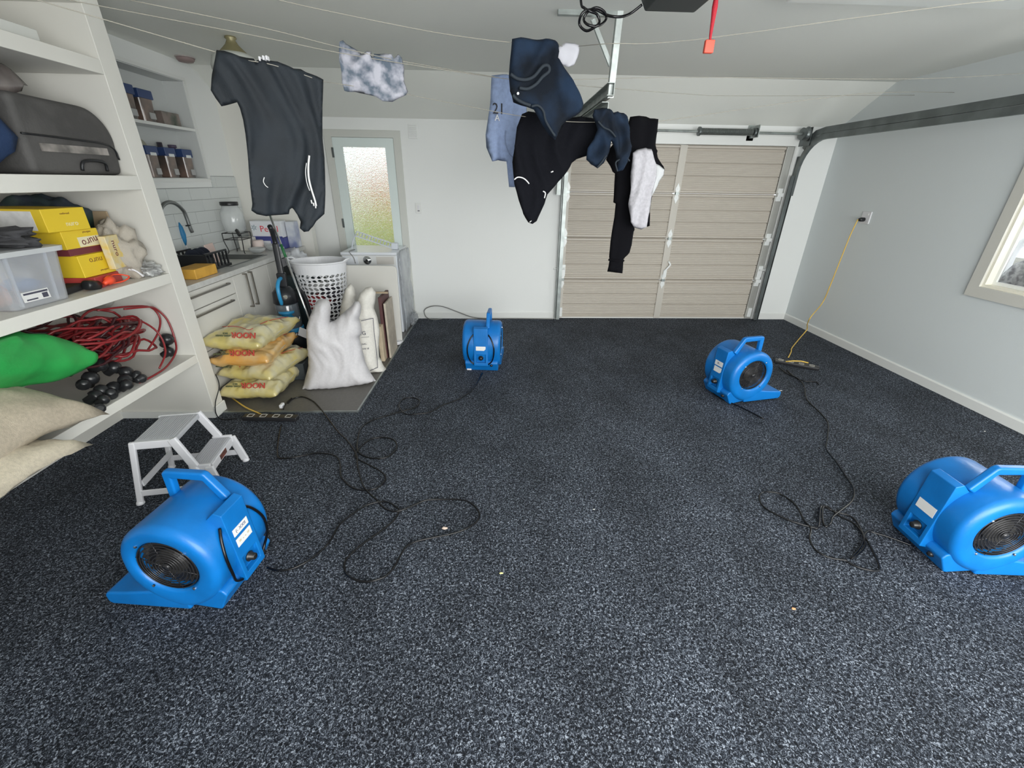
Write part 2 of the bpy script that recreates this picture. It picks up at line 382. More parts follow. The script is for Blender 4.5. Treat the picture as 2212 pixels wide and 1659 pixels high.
# bottom seal and head jamb
gpart('weather_seal', box(bm_new(), (DX0, YD - .02, 0), (DX1, YD + .02, .012)), TRIM)
struct('trim_2', box(bm_new(), (DX0 - .02, YB - .012, DZ), (DX1 + .02, YB + .0, DZ + .105)), TRIM)
struct('trim_3', box(bm_new(), (DX1 + .005, YB - .01, .09), (DX1 + .03, YB, DZ)), TRIM)
HNG = mat('zinc_hinge', (.80, .82, .81), .4, .1)
def hinge(x, z, yy=None):
    yy = yy or YD - .034
    for s in (1, -1):
        poly = [(-.016, .014), (.016, .014), (.027, .045), (.024, .062), (.012, .085), (0, .115), (-.012, .085), (-.024, .062), (-.027, .045)]
        bm = prism(bm_new(), [(x + u, z + s * v) for u, v in poly], yy - .003, yy + .004)
        tube(bm, [(x, yy - .008, z + s * .05), (x, yy, z + s * .05)], .006, 6); gpart('hinge_leaf', bm, HNG)
    bm = bm_new(); tube(bm, [(x - .026, yy - .005, z), (x + .026, yy - .005, z)], .011, 8); box(bm, (x - .02, yy - .02, z - .014), (x + .02, yy, z + .014)); gpart('hinge_knuckle', bm, STEEL)
for r in (1, 2, 3):
    hinge(DX0 + .032, r * SH); hinge(mid + .043, r * SH)
    x = DX1 - .045; bm = bm_new(); box(bm, (x - .03, YD - .04, r * SH - .07), (x + .03, YD - .03, r * SH + .07)); box(bm, (x - .035, YD - .07, r * SH - .02), (x + .035, YD - .04, r * SH + .02)); gpart('roller_hinge', bm, HNG)
for x in (DX0 + .03, DX1 - .045):   # bottom brackets and side latches
    bm = box(bm_new(), (x - .025, YD - .05, .03), (x + .025, YD - .03, .15)); gpart('bottom_bracket', bm, HNG)
    s = -1 if x < 2 else 1; z = SH + .14
    bm = bm_new(); box(bm, (x - .03, YD - .05, z - .09), (x + .03, YD - .034, z + .05)); tube(bm, [(x - s * .02, YD - .06, z), (x + s * .12, YD - .06, z)], .011, 8); box(bm, (x + s * .05, YD - .075, z - .02), (x + s * .075, YD - .045, z + .02)); gpart('latch', bm, HNG)
bm = bm_new(); xm = mid + .05; z = SH + .07; box(bm, (xm - .02, YD - .05, z - .03), (xm + .02, YD - .034, z + .06)); beam(bm, (xm - .01, YD - .055, z + .05), (xm + .05, YD - .06, z + .13), .018, .012); beam(bm, (xm + .05, YD - .06, z + .13), (xm + .02, YD - .06, z + .17), .018, .012); gpart('lock_handle', bm, HNG)
for x, nm in ((DX0 - .012, 'l'), (DX1 + .012, 'r')):   # vertical tracks
    bm = bm_new(); s = -1 if nm == 'l' else 1
    box(bm, (x - .022, YD - .125, .01), (x + .022, YD - .121, 1.75)); box(bm, (x + s * .022 - .002, YD - .125, .01), (x + s * .022 + .002, YD - .055, 1.75))
    box(bm, (x + s * .034, YD - .125, .01), (x + s * .038, YB - .002, 1.95)); gpart('vertical_track', bm, STEEL if nm == 'l' else RAIL)
def rail(name, path, h_, w_, m, open_x):
    bm = bm_new(); secs = []
    pts = [Vector(p) for p in path]
    for i, p in enumerate(pts):
        a = pts[max(0, i - 1)]; c = pts[min(len(pts) - 1, i + 1)]; t = (c - a).normalized(); n = Vector((1, 0, 0)).cross(t).normalized()
        prof = [(open_x * w_, -h_ / 2), (-open_x * 0, -h_ / 2), (0, h_ / 2), (open_x * w_, h_ / 2), (open_x * w_, h_ / 2 - .004), (open_x * .004, h_ / 2 - .004), (open_x * .004, -h_ / 2 + .004), (open_x * w_, -h_ / 2 + .004)]
        secs.append([bm.verts.new(p + Vector((u, 0, 0)) + n * v) for u, v in prof])
    for a, c in zip(secs, secs[1:]):
        for k in range(8): bm.faces.new((a[k], a[(k + 1) % 8], c[(k + 1) % 8], c[k]))
    bm.faces.new(secs[0]); bm.faces.new(secs[-1][::-1])
    return gpart(name, bm, m)
def curve_path(x, zr, rad, y_end, yv):
    P = [(x, yv, zr - rad - .25), (x, yv, zr - rad)]
    for k in range(1, 9):
        a = pi / 2 * k / 8; P.append((x, yv - rad + rad * cos(a), zr - rad + rad * sin(a)))
    P.append((x, y_end, zr)); return P
rail('horizontal_track', curve_path(3.50, 2.125, .34, 1.9, YD - .11), .055, .03, RAIL, 1)
rail('horizontal_track', [(3.50, 5.40, 2.02), (3.50, 5.36, 2.10), (3.50, 5.26, 2.165), (3.50, 5.12, 2.184), (3.50, 1.9, 2.190)], .060, .03, RAIL, 1)
rail('horizontal_track', curve_path(.76, 2.10, .34, 3.35, YD - .11), .07, .045, STEEL, -1)
rail('horizontal_track', [(.76, 5.40, 2.02), (.76, 5.30, 2.15), (.76, 5.12, 2.175), (.76, 3.22, 2.185)], .07, .045, STEEL, -1)
# torsion bar, spring, drums
bm = bm_new(); tube(bm, [(DX0, 5.36, 2.175), (DX1 + .06, 5.36, 2.165)], .0135, 10); gpart('torsion_bar', bm, STEEL)
bm = bm_new()
for k in range(44):
    x = 2.26 + k * .0135; lathe(bm, [(.028, -.005), (.034, -.002), (.034, .002), (.028, .005)], 14, Matrix.Translation((x, 5.36, 2.171)) @ Matrix.Rotation(pi / 2, 4, 'Y'))
gpart('torsion_spring', bm, mat('oiled_spring_steel', (.22, .24, .23), .5, .7))
for x in (2.25, 2.87):
    bm = bm_new(); lathe(bm, [(.02, -.018), (.045, -.012), (.045, .008), (.02, .02)], 16, Matrix.Translation((x, 5.36, 2.171)) @ Matrix.Rotation(pi / 2, 4, 'Y')); gpart('spring_cone', bm, RAIL)
bm = bm_new(); box(bm, (2.885, 5.30, 2.12), (2.892, YB, 2.24)); box(bm, (2.86, YB - .012, 2.10), (2.94, YB - .004, 2.25)); gpart('spring_bracket', bm, STEEL)
bm = bm_new(); lathe(bm, [(.03, -.03), (.062, -.028), (.058, 0), (.066, .02), (.072, .024), (.072, .03), (.02, .032)], 20, Matrix.Translation((DX1 - .03, 5.36, 2.166)) @ Matrix.Rotation(pi / 2, 4, 'Y')); gpart('cable_drum', bm, RAIL)
bm = bm_new(); box(bm, (DX1 + .018, 5.31, 2.05), (DX1 + .024, YB, 2.23)); gpart('bearing_bracket', bm, RAIL)

# ceiling hanger of the left track
h = thing('track_hanger', 'galvanised steel strap hanger bracing the short left door track to the ceiling', 'bracket', (.74, 3.25, ZC))
def hb(name, a, b_, w_, t_, side=(0, 1, 0)):
    o = mk(name, beam(bm_new(), a, b_, w_, t_, side), STEEL, h); return o
hb('ceiling_angle', (-.36, .0, -.012), (.03, .0, -.012), .024, .035)
hb('drop_strap', (.012, -.02, 0), (.012, .02, -.43), .036, .004)
hb('drop_strap', (-.006, .0, 0), (-.006, .04, -.43), .004, .036)
hb('diagonal_brace', (-.14, .03, -.03), (.0, .035, -.26), .024, .004)
hb('diagonal_brace', (-.15, .045, -.03), (-.01, .05, -.26), .004, .024)
h2 = thing('rail_hanger', 'grey perforated steel strap hanging the long right door track by the window', 'bracket', (3.53, 3.1, ZC))
mk('drop_strap', beam(bm_new(), (.02, 0, 0), (.02, 0, -.345), .04, .004), RAIL, h2); mk('ceiling_angle', box(bm_new(), (-.1, -.02, -.025), (.12, .02, 0)), RAIL, h2)

# opener, cable loop, release cord
op = thing('door_opener', 'dark grey garage door opener housing under the ceiling beside a looped cable', 'opener', (.74, 1.95, 2.3))
b = prism(bm_new(), [(-.145, 0.06), (-.11, 0), (.10, 0), (.2, .09), (.2, .2), (-.145, .2)], -.16, .32); mk('housing', b, mat('opener_grey', (.045, .052, .05), .6), op, bevel=.006)
mk('ceiling_mount', box(bm_new(), (-.02, -.05, .19), (.02, .0, .275)), STEEL, op)
P = [on(x, y, 1, 2.25) for x, y in ((1250, -25), (1256, 0), (1262, 18), (1275, 27), (1290, 30), (1296, 45), (1285, 58), (1268, 54), (1262, 40), (1270, 25), (1287, 19), (1305, 26), (1311, 38), (1300, 52), (1288, 58), (1268, 66), (1253, 52), (1254, 35), (1266, 24), (1290, 20), (1308, 30), (1325, 38), (1345, 36), (1365, 26), (1387, 10))]
P = [p + Vector((0, .012 * sin(i * 1.7), 0)) for i, p in enumerate(P)]
P[0].z = 2.45
tag(mk('looped_cable', tube(bm_new(), P, .0052, 8, sub=5), RUBBER, smooth=True), 'black cable knotted into two loops hanging beside the door opener', 'cable')
P = [Vector((.895, 2.2, 2.5)), Vector((.897, 2.2, 2.35)), Vector((.90, 2.2, 2.28)), Vector((.902, 2.2, 2.20))]
rc = thing('release_cord', 'red emergency release cord with knot and orange-red pull handle', 'cord', (.9, 2.2, 2.16))
RED = mat('red_cord', (.45, .015, .03), .7, bump=.3, scale=200)
mk('cord', tube(bm_new(), [(-.005, 0, .34), (-.004, 0, .19), (-.002, 0, .14), (-.001, 0, .10), (0, 0, .05), (.002, 0, .03)], 0, 8, radii=[.009, .008, .012, .009, .006, .005]), RED, rc, smooth=True)
mk('pull_handle', box(bm_new(), (-.019, -.01, -.012), (.021, .01, .034)), mat('orange_red_plastic', (.75, .10, .06), .5), rc, bevel=.004)

# fluorescent ceiling light, pendant, smoke alarm
lt = thing('ceiling_light', 'long white box-shaped fluorescent ceiling light, switched off', 'ceiling light', (2.13, 2.66, ZC))
mk('body', box(bm_new(), (-.66, -.16, -.045), (.66, .16, 0)), WPLAS, lt, bevel=.01)
mk('diffuser', box(bm_new(), (-.63, -.13, -.075), (.63, .13, -.04)), mat('opal_diffuser', (.82, .84, .8), .3), lt, bevel=.012)
pl = thing('pendant_lamp', 'frosted glass ceiling lamp with brass cone gallery above the dark T-shirt', 'lamp', (-1.93, 3.98, ZC))
mk('brass_gallery', lathe(bm_new(), [(.035, 0), (.04, -.01), (.028, -.02), (.045, -.05), (.09, -.095), (.1, -.105)], 28), mat('antique_brass', (.30, .27, .15), .45, .4), pl, smooth=True)
mk('glass_shade', lathe(bm_new(), [(.095, -.10), (.12, -.108), (.15, -.13), (.165, -.18), (.165, -.21), (.15, -.215), (.02, -.22)], 28), mat('frosted_shade', (.62, .64, .60), .4), pl, smooth=True)
sa = thing('smoke_alarm', 'round brownish smoke alarm on the ceiling above the recessed kitchen shelf', 'alarm', (-2.66, 4.62, ZC))
mk('body', lathe(bm_new(), [(.068, 0), (.068, -.02), (.055, -.036), (.02, -.04)], 24), mat('aged_plastic', (.27, .20, .19), .5), sa, smooth=True)
mk('base_ring', lathe(bm_new(), [(.075, 0), (.075, -.008), (.06, -.009)], 24), mat('aged_plastic2', (.40, .36, .34), .5), sa)

# wall fittings
v = thing('wall_vent', 'small white louvred vent high on the back wall right of the door', 'vent', (-.905, YB, 2.13))
mk('frame', box(bm_new(), (-.05, -.008, -.07), (.05, 0, .07)), WHITE, v, bevel=.003)
for k in range(7): mk('louvre', beam(bm_new(), (-.04, -.011, -.05 + k * .017), (.04, -.011, -.05 + k * .017), .009, .003, side=(0, 1, .6)), WHITE, v)
s = thing('light_switch', 'white light switch plate on the back wall right of the glazed door', 'switch', (-.905, YB, 1.345))
mk('plate', box(bm_new(), (-.036, -.009, -.058), (.036, 0, .058)), TRIM, s, bevel=.003)
mk('rocker', box(bm_new(), (-.012, -.014, -.02), (.012, -.008, .03)), WPLAS, s); mk('indicator', box(bm_new(), (-.012, -.0135, -.034), (.012, -.008, -.026)), INK, s)
s = thing('power_outlet', 'white double power outlet on the right wall', 'outlet', (XRW, 4.70, 1.35))
mk('plate', box(bm_new(), (-.012, -.058, -.06), (0, .058, .06)), WPLAS, s, bevel=.003); mk('rocker', box(bm_new(), (-.016, -.03, .025), (-.01, -.01, .04)), TRIM, s)
# yellow extension cord down to the power board
P = [(3.86, 4.72, 1.33)] + [tuple(on(x, y, 0, xx)) for x, y, xx in ((1836, 510, 3.84), (1812, 570, 3.83), (1790, 625, 3.84), (1776, 655, 3.85))]
P = [Vector(p) for p in P] + [flo(x, y, z) for x, y, z in ((1752, 684, .30), (1744, 700, .18), (1743, 712, .08), (1728, 730, .012), (1711, 751, .008), (1709, 760, .008), (1703, 772, .02))]
yc = thing('extension_cord', 'yellow extension cord hanging from the right wall outlet to the power board', 'cord', (3.86, 4.72, 1.33))
o = mk('cord', tube(bm_new(), [p - Vector((3.86, 4.72, 1.33)) for p in P], .0055, 8, sub=5), YCORD, yc, smooth=True)
mk('plug', lathe(bm_new(), [(.016, -.03), (.021, -.01), (.021, .025)], 12, Matrix.Translation((.035, -.01, 0)) @ Matrix.Rotation(pi / 2, 4, 'Y')), BLACK, yc, smooth=True)

def power_board(label, a, b_, n, wd=.06):
    a, b_ = Vector(a), Vector(b_); L = (b_ - a).length; t = thing('power_board', label, 'power board', (*a.xy, 0), math.atan2(b_.y - a.y, b_.x - a.x))
    mk('housing', box(bm_new(), (0, -wd / 2, .002), (L, wd / 2, .036)), mat('board_black', (.02, .02, .022), .3), t, bevel=.008)
    for k in range(n):
        x = L * (k + .6) / (n + .3)
        b = bm_new()
        for (u0, u1, v0, v1) in ((-.022, .022, .018, .022), (-.022, .022, -.022, -.018), (-.022, -.018, -.022, .022), (.018, .022, -.022, .022)): box(b, (x + u0, v0, .035), (x + u1, v1, .0385))
        mk('socket_rim', b, mat('worn_grey_plastic', (.55, .53, .47), .5), t)
    return t
power_board('black power board on the carpet by the right wall, yellow cord plugged in', flo(1672, 782), flo(1768, 800), 4, .07)
pb = power_board('black power board on the carpet in front of the grey vinyl edge', flo(528, 906), flo(645, 908), 4)
P = [Vector(p) for p in ((2.93, 3.89, .04), (2.99, 3.87, .055), (3.06, 3.85, .06), (3.12, 3.83, .05))]
tag(mk('yellow_flex', tube(bm_new(), P, .006, 8), YCORD, smooth=True), 'short yellow flex lying on top of the power board by the right wall', 'cord')

# ------------------------------------------------------------------ air movers
WF, RF, ZF = .357, .204, .254
def drum_r(t):
    # snail scroll: angle t (0 = forward, pi/2 up), grows towards the bottom
    t = t % (2 * pi)
    if t <= pi: return RF - .012 * (1 - t / pi) 
    if t <= 1.5 * pi: return RF + (.240 - RF) * ((t - pi) / (pi / 2)) ** 1.4
    return .240 - (.240 - .192) * ((t - 1.5 * pi) / (pi / 2)) ** .6
def make_fan(labels, detail=True):
    t = thing('air_mover', '', 'fan')
    N = 72; ang = [2 * pi * i / N for i in range(N)]
    bm = bm_new(); rr = .035; rings = []
    hw = WF / 2; hr = .128
    def ring(y, ins, hole=None):
        out = []
        for a in ang:
            r = (hole if hole else drum_r(a) - ins); z = ZF + r * sin(a)
            if not hole: z = max(z, .014 + ins * .6)
            out.append(bm.verts.new((r * cos(a), y, z)))
        return out
    rings.append(ring(-hw + .045, 0, hr - .006)); rings.append(ring(-hw + .012, 0, hr - .002)); rings.append(ring(-hw + .004, 0, hr + .004)); rings.append(ring(-hw, 0, hr + .012))
    for k in range(7):
        a = pi / 2 * k / 6; rings.append(ring(-hw + rr * (1 - cos(a)), rr * (1 - sin(a))))
    for y in (-.09, -.03, .03, .09): rings.append(ring(y, 0))
    for k in range(6, -1, -1):
        a = pi / 2 * k / 6; rings.append(ring(hw - rr * (1 - cos(a)), rr * (1 - sin(a))))
    rings.append(ring(hw, 0, hr + .012)); rings.append(ring(hw - .004, 0, hr + .004)); rings.append(ring(hw - .012, 0, hr - .002)); rings.append(ring(hw - .045, 0, hr - .006))
    for a, c in zip(rings, rings[1:]):
        for i in range(N): bm.faces.new((a[i], a[(i + 1) % N], c[(i + 1) % N], c[i]))
    mk('housing', bm, BLUE, t, smooth=True)
    # outlet duct
    b = prism(bm_new(), [(-.03, .014), (.318, .012), (.336, .026), (.338, .066), (.322, .08), (.24, .088), (.16, .10), (.06, .118), (-.03, .118)], -hw + .001, hw - .001)
    mk('outlet_duct', b, BLUE, t, bevel=.016, segs=3)
    mk('outlet_dark_slab', box(bm_new(), (.3335, -hw + .03, .028), (.3395, hw - .03, .064)), BLACK, t)  # black slab on the solid duct end, standing in for its dark hollow
    # base and motor pillar
    b = prism(bm_new(), [(-.145, 0), (-.13, 0), (-.03, .012), (.02, .012), (.02, .09), (-.10, .13), (-.175, .11), (-.19, .085)], -.155, .155); mk('base', b, BLUE, t, bevel=.008)
    b = bm_new()
    ys = (-.066, -.044, .044, .066); zs = (.074, .105, .185, .43)
    def xb(z): return -.216 + .017 * (z - .074) / (.43 - .074)
    g = {}
    for i, y in enumerate(ys):
        for j, z in enumerate(zs): g[i, j] = b.verts.new((xb(z), y, z))
    for i in range(3):
        for j in range(3):
            if (i, j) == (1, 1): continue
            b.faces.new((g[i, j], g[i + 1, j], g[i + 1, j + 1], g[i, j + 1]))
    c = [(1, 1), (2, 1), (2, 2), (1, 2)]; inn = [b.verts.new(g[k].co + Vector((.026 if k[1] == 1 else .008, 0, 0)) ) for k in c]
    for k in range(4): b.faces.new((g[c[k]], g[c[(k + 1) % 4]], inn[(k + 1) % 4], inn[k]))
    b.faces.new(inn)
    fr = {}
    for i in (0, 3):
        fr[i, 0] = b.verts.new((-.10, ys[i], .05)); fr[i, 1] = b.verts.new((-.10, ys[i], .38)); fr[i, 2] = b.verts.new((-.165, ys[i], .442))
    for i in (0, 3):
        b.faces.new([g[i, 0], g[i, 1], g[i, 2], g[i, 3], fr[i, 2], fr[i, 1], fr[i, 0]])
    b.faces.new([g[i, 3] for i in range(4)] + [fr[3, 2], fr[0, 2]]); b.faces.new((fr[0, 2], fr[3, 2], fr[3, 1], fr[0, 1])); b.faces.new((fr[0, 1], fr[3, 1], fr[3, 0], fr[0, 0])); b.faces.new([g[i, 0] for i in range(4)] + [fr[3, 0], fr[0, 0]])
    mk('motor_pillar', b, BLUE, t, bevel=.006)
    k_ = mk('speed_knob', lathe(bm_new(), [(.023, 0), (.023, .004), (.017, .006), (.015, .026), (.012, .029)], 16, Matrix.Translation((xb(.145) + .012, 0, .148)) @ Matrix.Rotation(-pi / 2, 4, 'Y')), BLACK, t, smooth=True)
    # handle
    yh = -.06
    b = prism(bm_new(), [(.082, .40), (.116, .40), (.112, .535), (.10, .548), (-.062, .548), (-.078, .54), (-.150, .425), (-.118, .405), (-.060, .508), (.074, .512)], yh - .017, yh + .017); mk('handle', b, BLUE, t, bevel=.010, segs=3)
    # grilles
    for s in (-1, 1):
        b = bm_new(); y = s * (hw - .010)
        for q in range(9):
            r = .018 + q * .0128
            tube(b, [(r * cos(2 * pi * i / 36), y + s * .006 * (1 - (r / .12) ** 2), ZF + r * sin(2 * pi * i / 36)) for i in range(36)], .0022, 5, closed=True)
        for q in range(6):
            a = q * pi / 3 + .3; tube(b, [(.012 * cos(a), y + s * .004, ZF + .012 * sin(a)), (.126 * cos(a), y - s * .002, ZF + .126 * sin(a))], .002, 5)
        lathe(b, [(.014, -.004), (.014, .004)], 12, Matrix.Translation((0, y + s * .004, ZF)) @ Matrix.Rotation(pi / 2, 4, 'X'))
        gname = mk('intake_grille', b, mat('grille_black', (.035, .035, .038), .22, .3), t, smooth=True)
        b = bm_new(); tube(b, [(0, s * (hw - .052), ZF), (0, s * (hw - .012), ZF)], .124, 40); bmesh.ops.delete(b, geom=[f for f in b.faces if len(f.verts) > 4], context='FACES'); mk('dark_intake_sleeve', b, mat('intake_dark', (.02, .02, .022), .4), t, smooth=True)  # added dark sleeve over the blue wall, gives the intake a shaded interior
        b = bm_new(); lathe(b, [(.124, -.004), (.124, .004)], 36, Matrix.Translation((0, s * (hw - .05), ZF)) @ Matrix.Rotation(pi / 2, 4, 'X'))
        mk('impeller_backplate', b, mat('intake_dark', (.02, .02, .022), .4), t)
        b = bm_new()
        for q in range(24):
            a = 2 * pi * q / 24; p0 = Vector((.10 * cos(a), s * (hw - .044), ZF + .10 * sin(a))); p1 = Vector((.122 * cos(a + .12), s * (hw - .044), ZF + .122 * sin(a + .12)))
            beam(b, p0, p1, .003, .02, side=(0, 1, 0))
        lathe(b, [(.058, -.012), (.066, 0), (.058, .012)], 24, Matrix.Translation((0, s * (hw - .036), ZF)) @ Matrix.Rotation(pi / 2, 4, 'X'))
        mk('impeller', b, mat('impeller_grey', (.05, .048, .046), .35), t)
        for a in (.9, 2.45, 4.03, 5.4):
            b = bm_new(); lathe(b, [(.006, -.003), (.006, .002), (.003, .0035)], 8, Matrix.Translation((.136 * cos(a), s * (hw + .0005), ZF + .136 * sin(a))) @ Matrix.Rotation(-s * pi / 2, 4, 'X')); mk('screw', b, CHROME, t)
    b = bm_new(); tube(b, [(.325, -hw + .02, .074), (.352, -hw + .02, .074)], .006, 8); mk('outlet_screw', b, CHROME, t)
    # labels on the pillar
    def plate(z0, z1, y0, y1, cut=0):
        n = 5
        pts = [(y0, z0 + cut), (y0 + cut, z0), (y1, z0), (y1, z1), (y0, z1)] if cut else [(y0, z0), (y1, z0), (y1, z1), (y0, z1)]
        b = bm_new(); A = [b.verts.new((xb(z) - .0006, y, z)) for y, z in pts]; B = [b.verts.new((xb(z) - .0018, y, z)) for y, z in pts]
        b.faces.new(A); b.faces.new(B[::-1])
        for i in range(len(pts)): b.faces.new((A[i], B[i], B[(i + 1) % len(pts)], A[(i + 1) % len(pts)]))
        mk('label_plate', b, LABELW, t)
    for L in labels:
        plate(L[0], L[1], L[2], L[3], L[4])
        if L[5]:
            zc, yc_ = (L[0] + L[1]) / 2, (L[2] + L[3]) / 2
            text_obj('label_print', L[5], (L[1] - L[0]) * .62, mat('print_navy', (.05, .06, .16), .5) if L[6] else mat('print_gold', (.45, .36, .12), .5), t, (xb(zc) - .0019, yc_, zc), (0, -1, 0), (0, 0, 1))
    return t
def cord_wrap(t, sides=(1, -1)):
    for s in sides:
        P = [(-.178, s * .068, .37), (-.196, s * .098, .33), (-.214, s * .122, .26), (-.216, s * .120, .18), (-.200, s * .10, .115), (-.20, s * .068, .085)]
        mk('wrapped_cord', tube(bm_new(), P, .006, 8, sub=5), RUBBER, t, smooth=True)
    mk('cord_gland', lathe(bm_new(), [(.014, 0), (.014, .02), (.009, .03)], 12, Matrix.Translation((-.165, -.095, .07)) @ Matrix.Rotation(-pi / 2, 4, 'Y')), BLACK, t, smooth=True)
two = [(.30, .335, -.045, .045, 0, '(- XXII', True), (.245, .285, -.045, .045, 0, '= - - =', False)]
FANS = {}
for key, lab, pose, lbl, wrap in (
    (1, 'blue air mover with cord looped on its pillar, in front of the white step stool', (-1.282, 1.431, 3.032), two, (1, -1)),
    (2, 'blue air mover by the back wall seen from behind, handle upright', (-.118, 3.922, 1.482), [(.225, .265, -.045, .045, .015, '. - .', False)], (1, -1)),
    (3, 'blue air mover beside the power board, nozzle pointing to the right wall', (2.048, 3.243, .217), [(.29, .33, -.045, .045, 0, 'III--', True), (.235, .28, -.045, .04, .012, '', False)], ()),
    (4, 'large blue air mover cut by the right edge of the picture', (2.274, 1.516, -.058), [(.235, .285, -.05, .045, 0, '', False)], ())):
    f_ = make_fan(lbl); f_.location = (pose[0], pose[1], 0); f_.rotation_euler = (0, 0, pose[2]); f_['label'] = lab; f_['group'] = 'blue carpet blowers on the carpet'
    if wrap: cord_wrap(f_, wrap)
    else: mk('cord_gland', lathe(bm_new(), [(.014, 0), (.014, .02), (.009, .03)], 12, Matrix.Translation((-.16, -.095, .055)) @ Matrix.Rotation(-pi / 2, 4, 'Y')), BLACK, f_, smooth=True)
    if key == 2:
        mk('foot_pad', box(bm_new(), (-.155, .10, .0), (-.13, .145, .018)), WPLAS, f_, bevel=.004)

# ------------------------------------------------------------------ cords on the carpet
def cord(label, pxs, r=.0052, m=RUBBER, z=.006, sub=4, tail=None):
    P = [flo(x, y, z) for x, y in pxs]
    for i, p in enumerate(P): p.z = z + .0025 * (i % 2)
    if tail: P = P + [Vector(q) for q in tail]
    return tag(mk('floor_cable', tube(bm_new(), P, r, 7, sub=sub), m, smooth=True), label, 'cord')
cord('black cord lying in wide loops from the left air mover to the grey vinyl', [(577,1226),(598,1233),(626,1230),(658,1217),(687,1196),(713,1170),(734,1133),(768,1107),(791,1092),(817,1085),(838,1085),(855,1095),(862,1104),(849,1127),(815,1153),(780,1179),(751,1205),(744,1222),(748,1240),(768,1253),(791,1257),(815,1253),(835,1243),(852,1225),(864,1202),(878,1182),(901,1169),(936,1162),(980,1152),(1011,1141),(1032,1124),(1034.5,1107),(1020,1089),(1000,1081),(965,1079),(922,1081),(893,1092),(864,1104),(843.6,1104),(826,1095),(815,1081),(791,1059),(780,1037),(773,1008),(770,982),(751,953),(731,933),(713,910),(696,887),(679,869),(661,859),(647,858),(632,862),(622,872)], z=.012)
cord('black cord curling from the back wall air mover to the front power board', [(1042,806),(1023,840),(994,861),(959,875),(930,890),(901,895),(878,895),(867,887),(862,875),(872.5,862),(893,859),(907,866.5),(901,878),(884,885),(861,891),(832,900),(800,910),(780,927),(773,950),(773,974),(786,985),(809,991),(835,988),(852,976),(858,962),(849,950),(826,945),(803,949),(783,962),(770,979),(770,989.5),(797,1005),(820,1017),(833,1030),(829,1043),(812,1056),(786,1059),(762.5,1055),(745,1040),(736.5,1029),(735,1002.5),(728,988),(710,981),(681.5,980),(655.5,984),(618,991),(600,985),(603,945),(608,918)], z=.009)
cord('black cord running from the right power board into a tangle near the large air mover', [(1683,793),(1699,807),(1724,818),(1737,835),(1743,863),(1768,888.5),(1788.5,913.6),(1787,948),(1785,970),(1806,998),(1828,1030),(1843,1055),(1842,1080),(1818,1102),(1799,1117),(1793,1133),(1781,1136),(1776,1114),(1777.5,1097),(1787,1095),(1812,1114),(1846,1133),(1875,1171),(1898,1221),(1893.5,1233),(1862,1229),(1837,1218),(1824.5,1211),(1793,1205),(1762,1189.5),(1749,1164),(1751,1142.5),(1737,1124),(1721,1095),(1702,1077),(1680,1066),(1655,1062.5),(1641,1069),(1643,1086),(1658,1102),(1696,1120.5),(1730,1133),(1755.5,1139),(1768,1138),(1773,1095),(1790,1100),(1806,1106),(1837,1116),(1856,1136),(1868,1172),(1862,1189.5),(1837,1208),(1860,1180),(1872,1150),(1895,1153),(1920,1161),(1975,1180)], z=.012)
cord('short black cord beside the nozzle of the air mover near the right wall', [(1650,905),(1600,880),(1560,862),(1540,850)], z=.008)
cord('short black cord branching right below the power board by the right wall', [(1700,800),(1718,816),(1740,824),(1762,825),(1768,830)], z=.007)
GC = mat('grey_cable', (.20, .20, .19), .5)
P = [Vector(p) for p in ((-.70, 5.43, .012), (-.80, 5.40, .012), (-.90, 5.44, .03), (-.92, 5.46, .12), (-.82, 5.465, .17), (-.68, 5.465, .165), (-.50, 5.46, .10), (-.30, 5.45, .03), (-.1, 5.45, .012), (.3, 5.46, .01), (.76, 5.44, .01))]
tag(mk('grey_cable', tube(bm_new(), P, .006, 8, sub=5), GC, smooth=True), 'thin grey cable looping off the floor along the back wall baseboard', 'cable')
yx = cord('yellow extension cord coming round the shelf to the front power board', [(469,833),(488,850),(505,862),(530,880),(560,893),(572,900)], r=.006, m=YCORD, z=.02)
wc = thing('plug_lead', 'black lead with a white plug tag beside the front power board', 'cord', flo(612, 885))
o0 = flo(612, 885)
mk('lead', tube(bm_new(), [flo(x, y, z) - o0 for x, y, z in ((630, 860, .02), (621, 868, .03), (614, 878, .04), (612, 884, .04))], .005, 7, sub=4), RUBBER, wc, smooth=True)
mk('white_plug', box(bm_new(), (-.012, -.03, .025), (.012, .02, .055)), WPLAS, wc, bevel=.005)
tag(mk('draped_cable', tube(bm_new(), [(-2.115, 3.025, .30), (-2.09, 2.99, .22), (-2.10, 2.91, .12), (-2.085, 2.86, .05), (-2.04, 2.84, .012), (-1.95, 2.86, .01)], .0035, 7, sub=5), RUBBER, smooth=True), 'thin black cord draped round the foot of the shelf end panel', 'cord')

# crumbs on the carpet
for x, y, sx, col, nm, lab in ((961, 1142, .014, (.62, .50, .42), 'lint_ball', 'beige lint ball on the carpet inside the cord loop'), (1083, 1239, .009, (.75, .72, .30), 'leaf_scrap', 'yellow green scrap on the carpet below the cord loops'), (1714, 1316, .009, (.65, .33, .16), 'leaf_scrap', 'orange brown leaf scrap on the carpet left of the large air mover'), (1283, 1101, .006, (.6, .6, .58), 'lint_ball', 'white lint speck on the carpet in the middle of the room'), (2127, 932, .006, (.7, .7, .66), 'lint_ball', 'white speck on the carpet near the right baseboard')):
    p = flo(x, y); b = bm_new(); sphere(b, (0, 0, sx * .35), sx, 10, (1, .55, .35))
    for vv in b.verts: vv.co += Vector((random.uniform(-1, 1), random.uniform(-1, 1), 0)) * sx * .25
    tag(mk(nm, b, mat('scrap%d' % x, col, .9), loc=p), lab, 'debris')

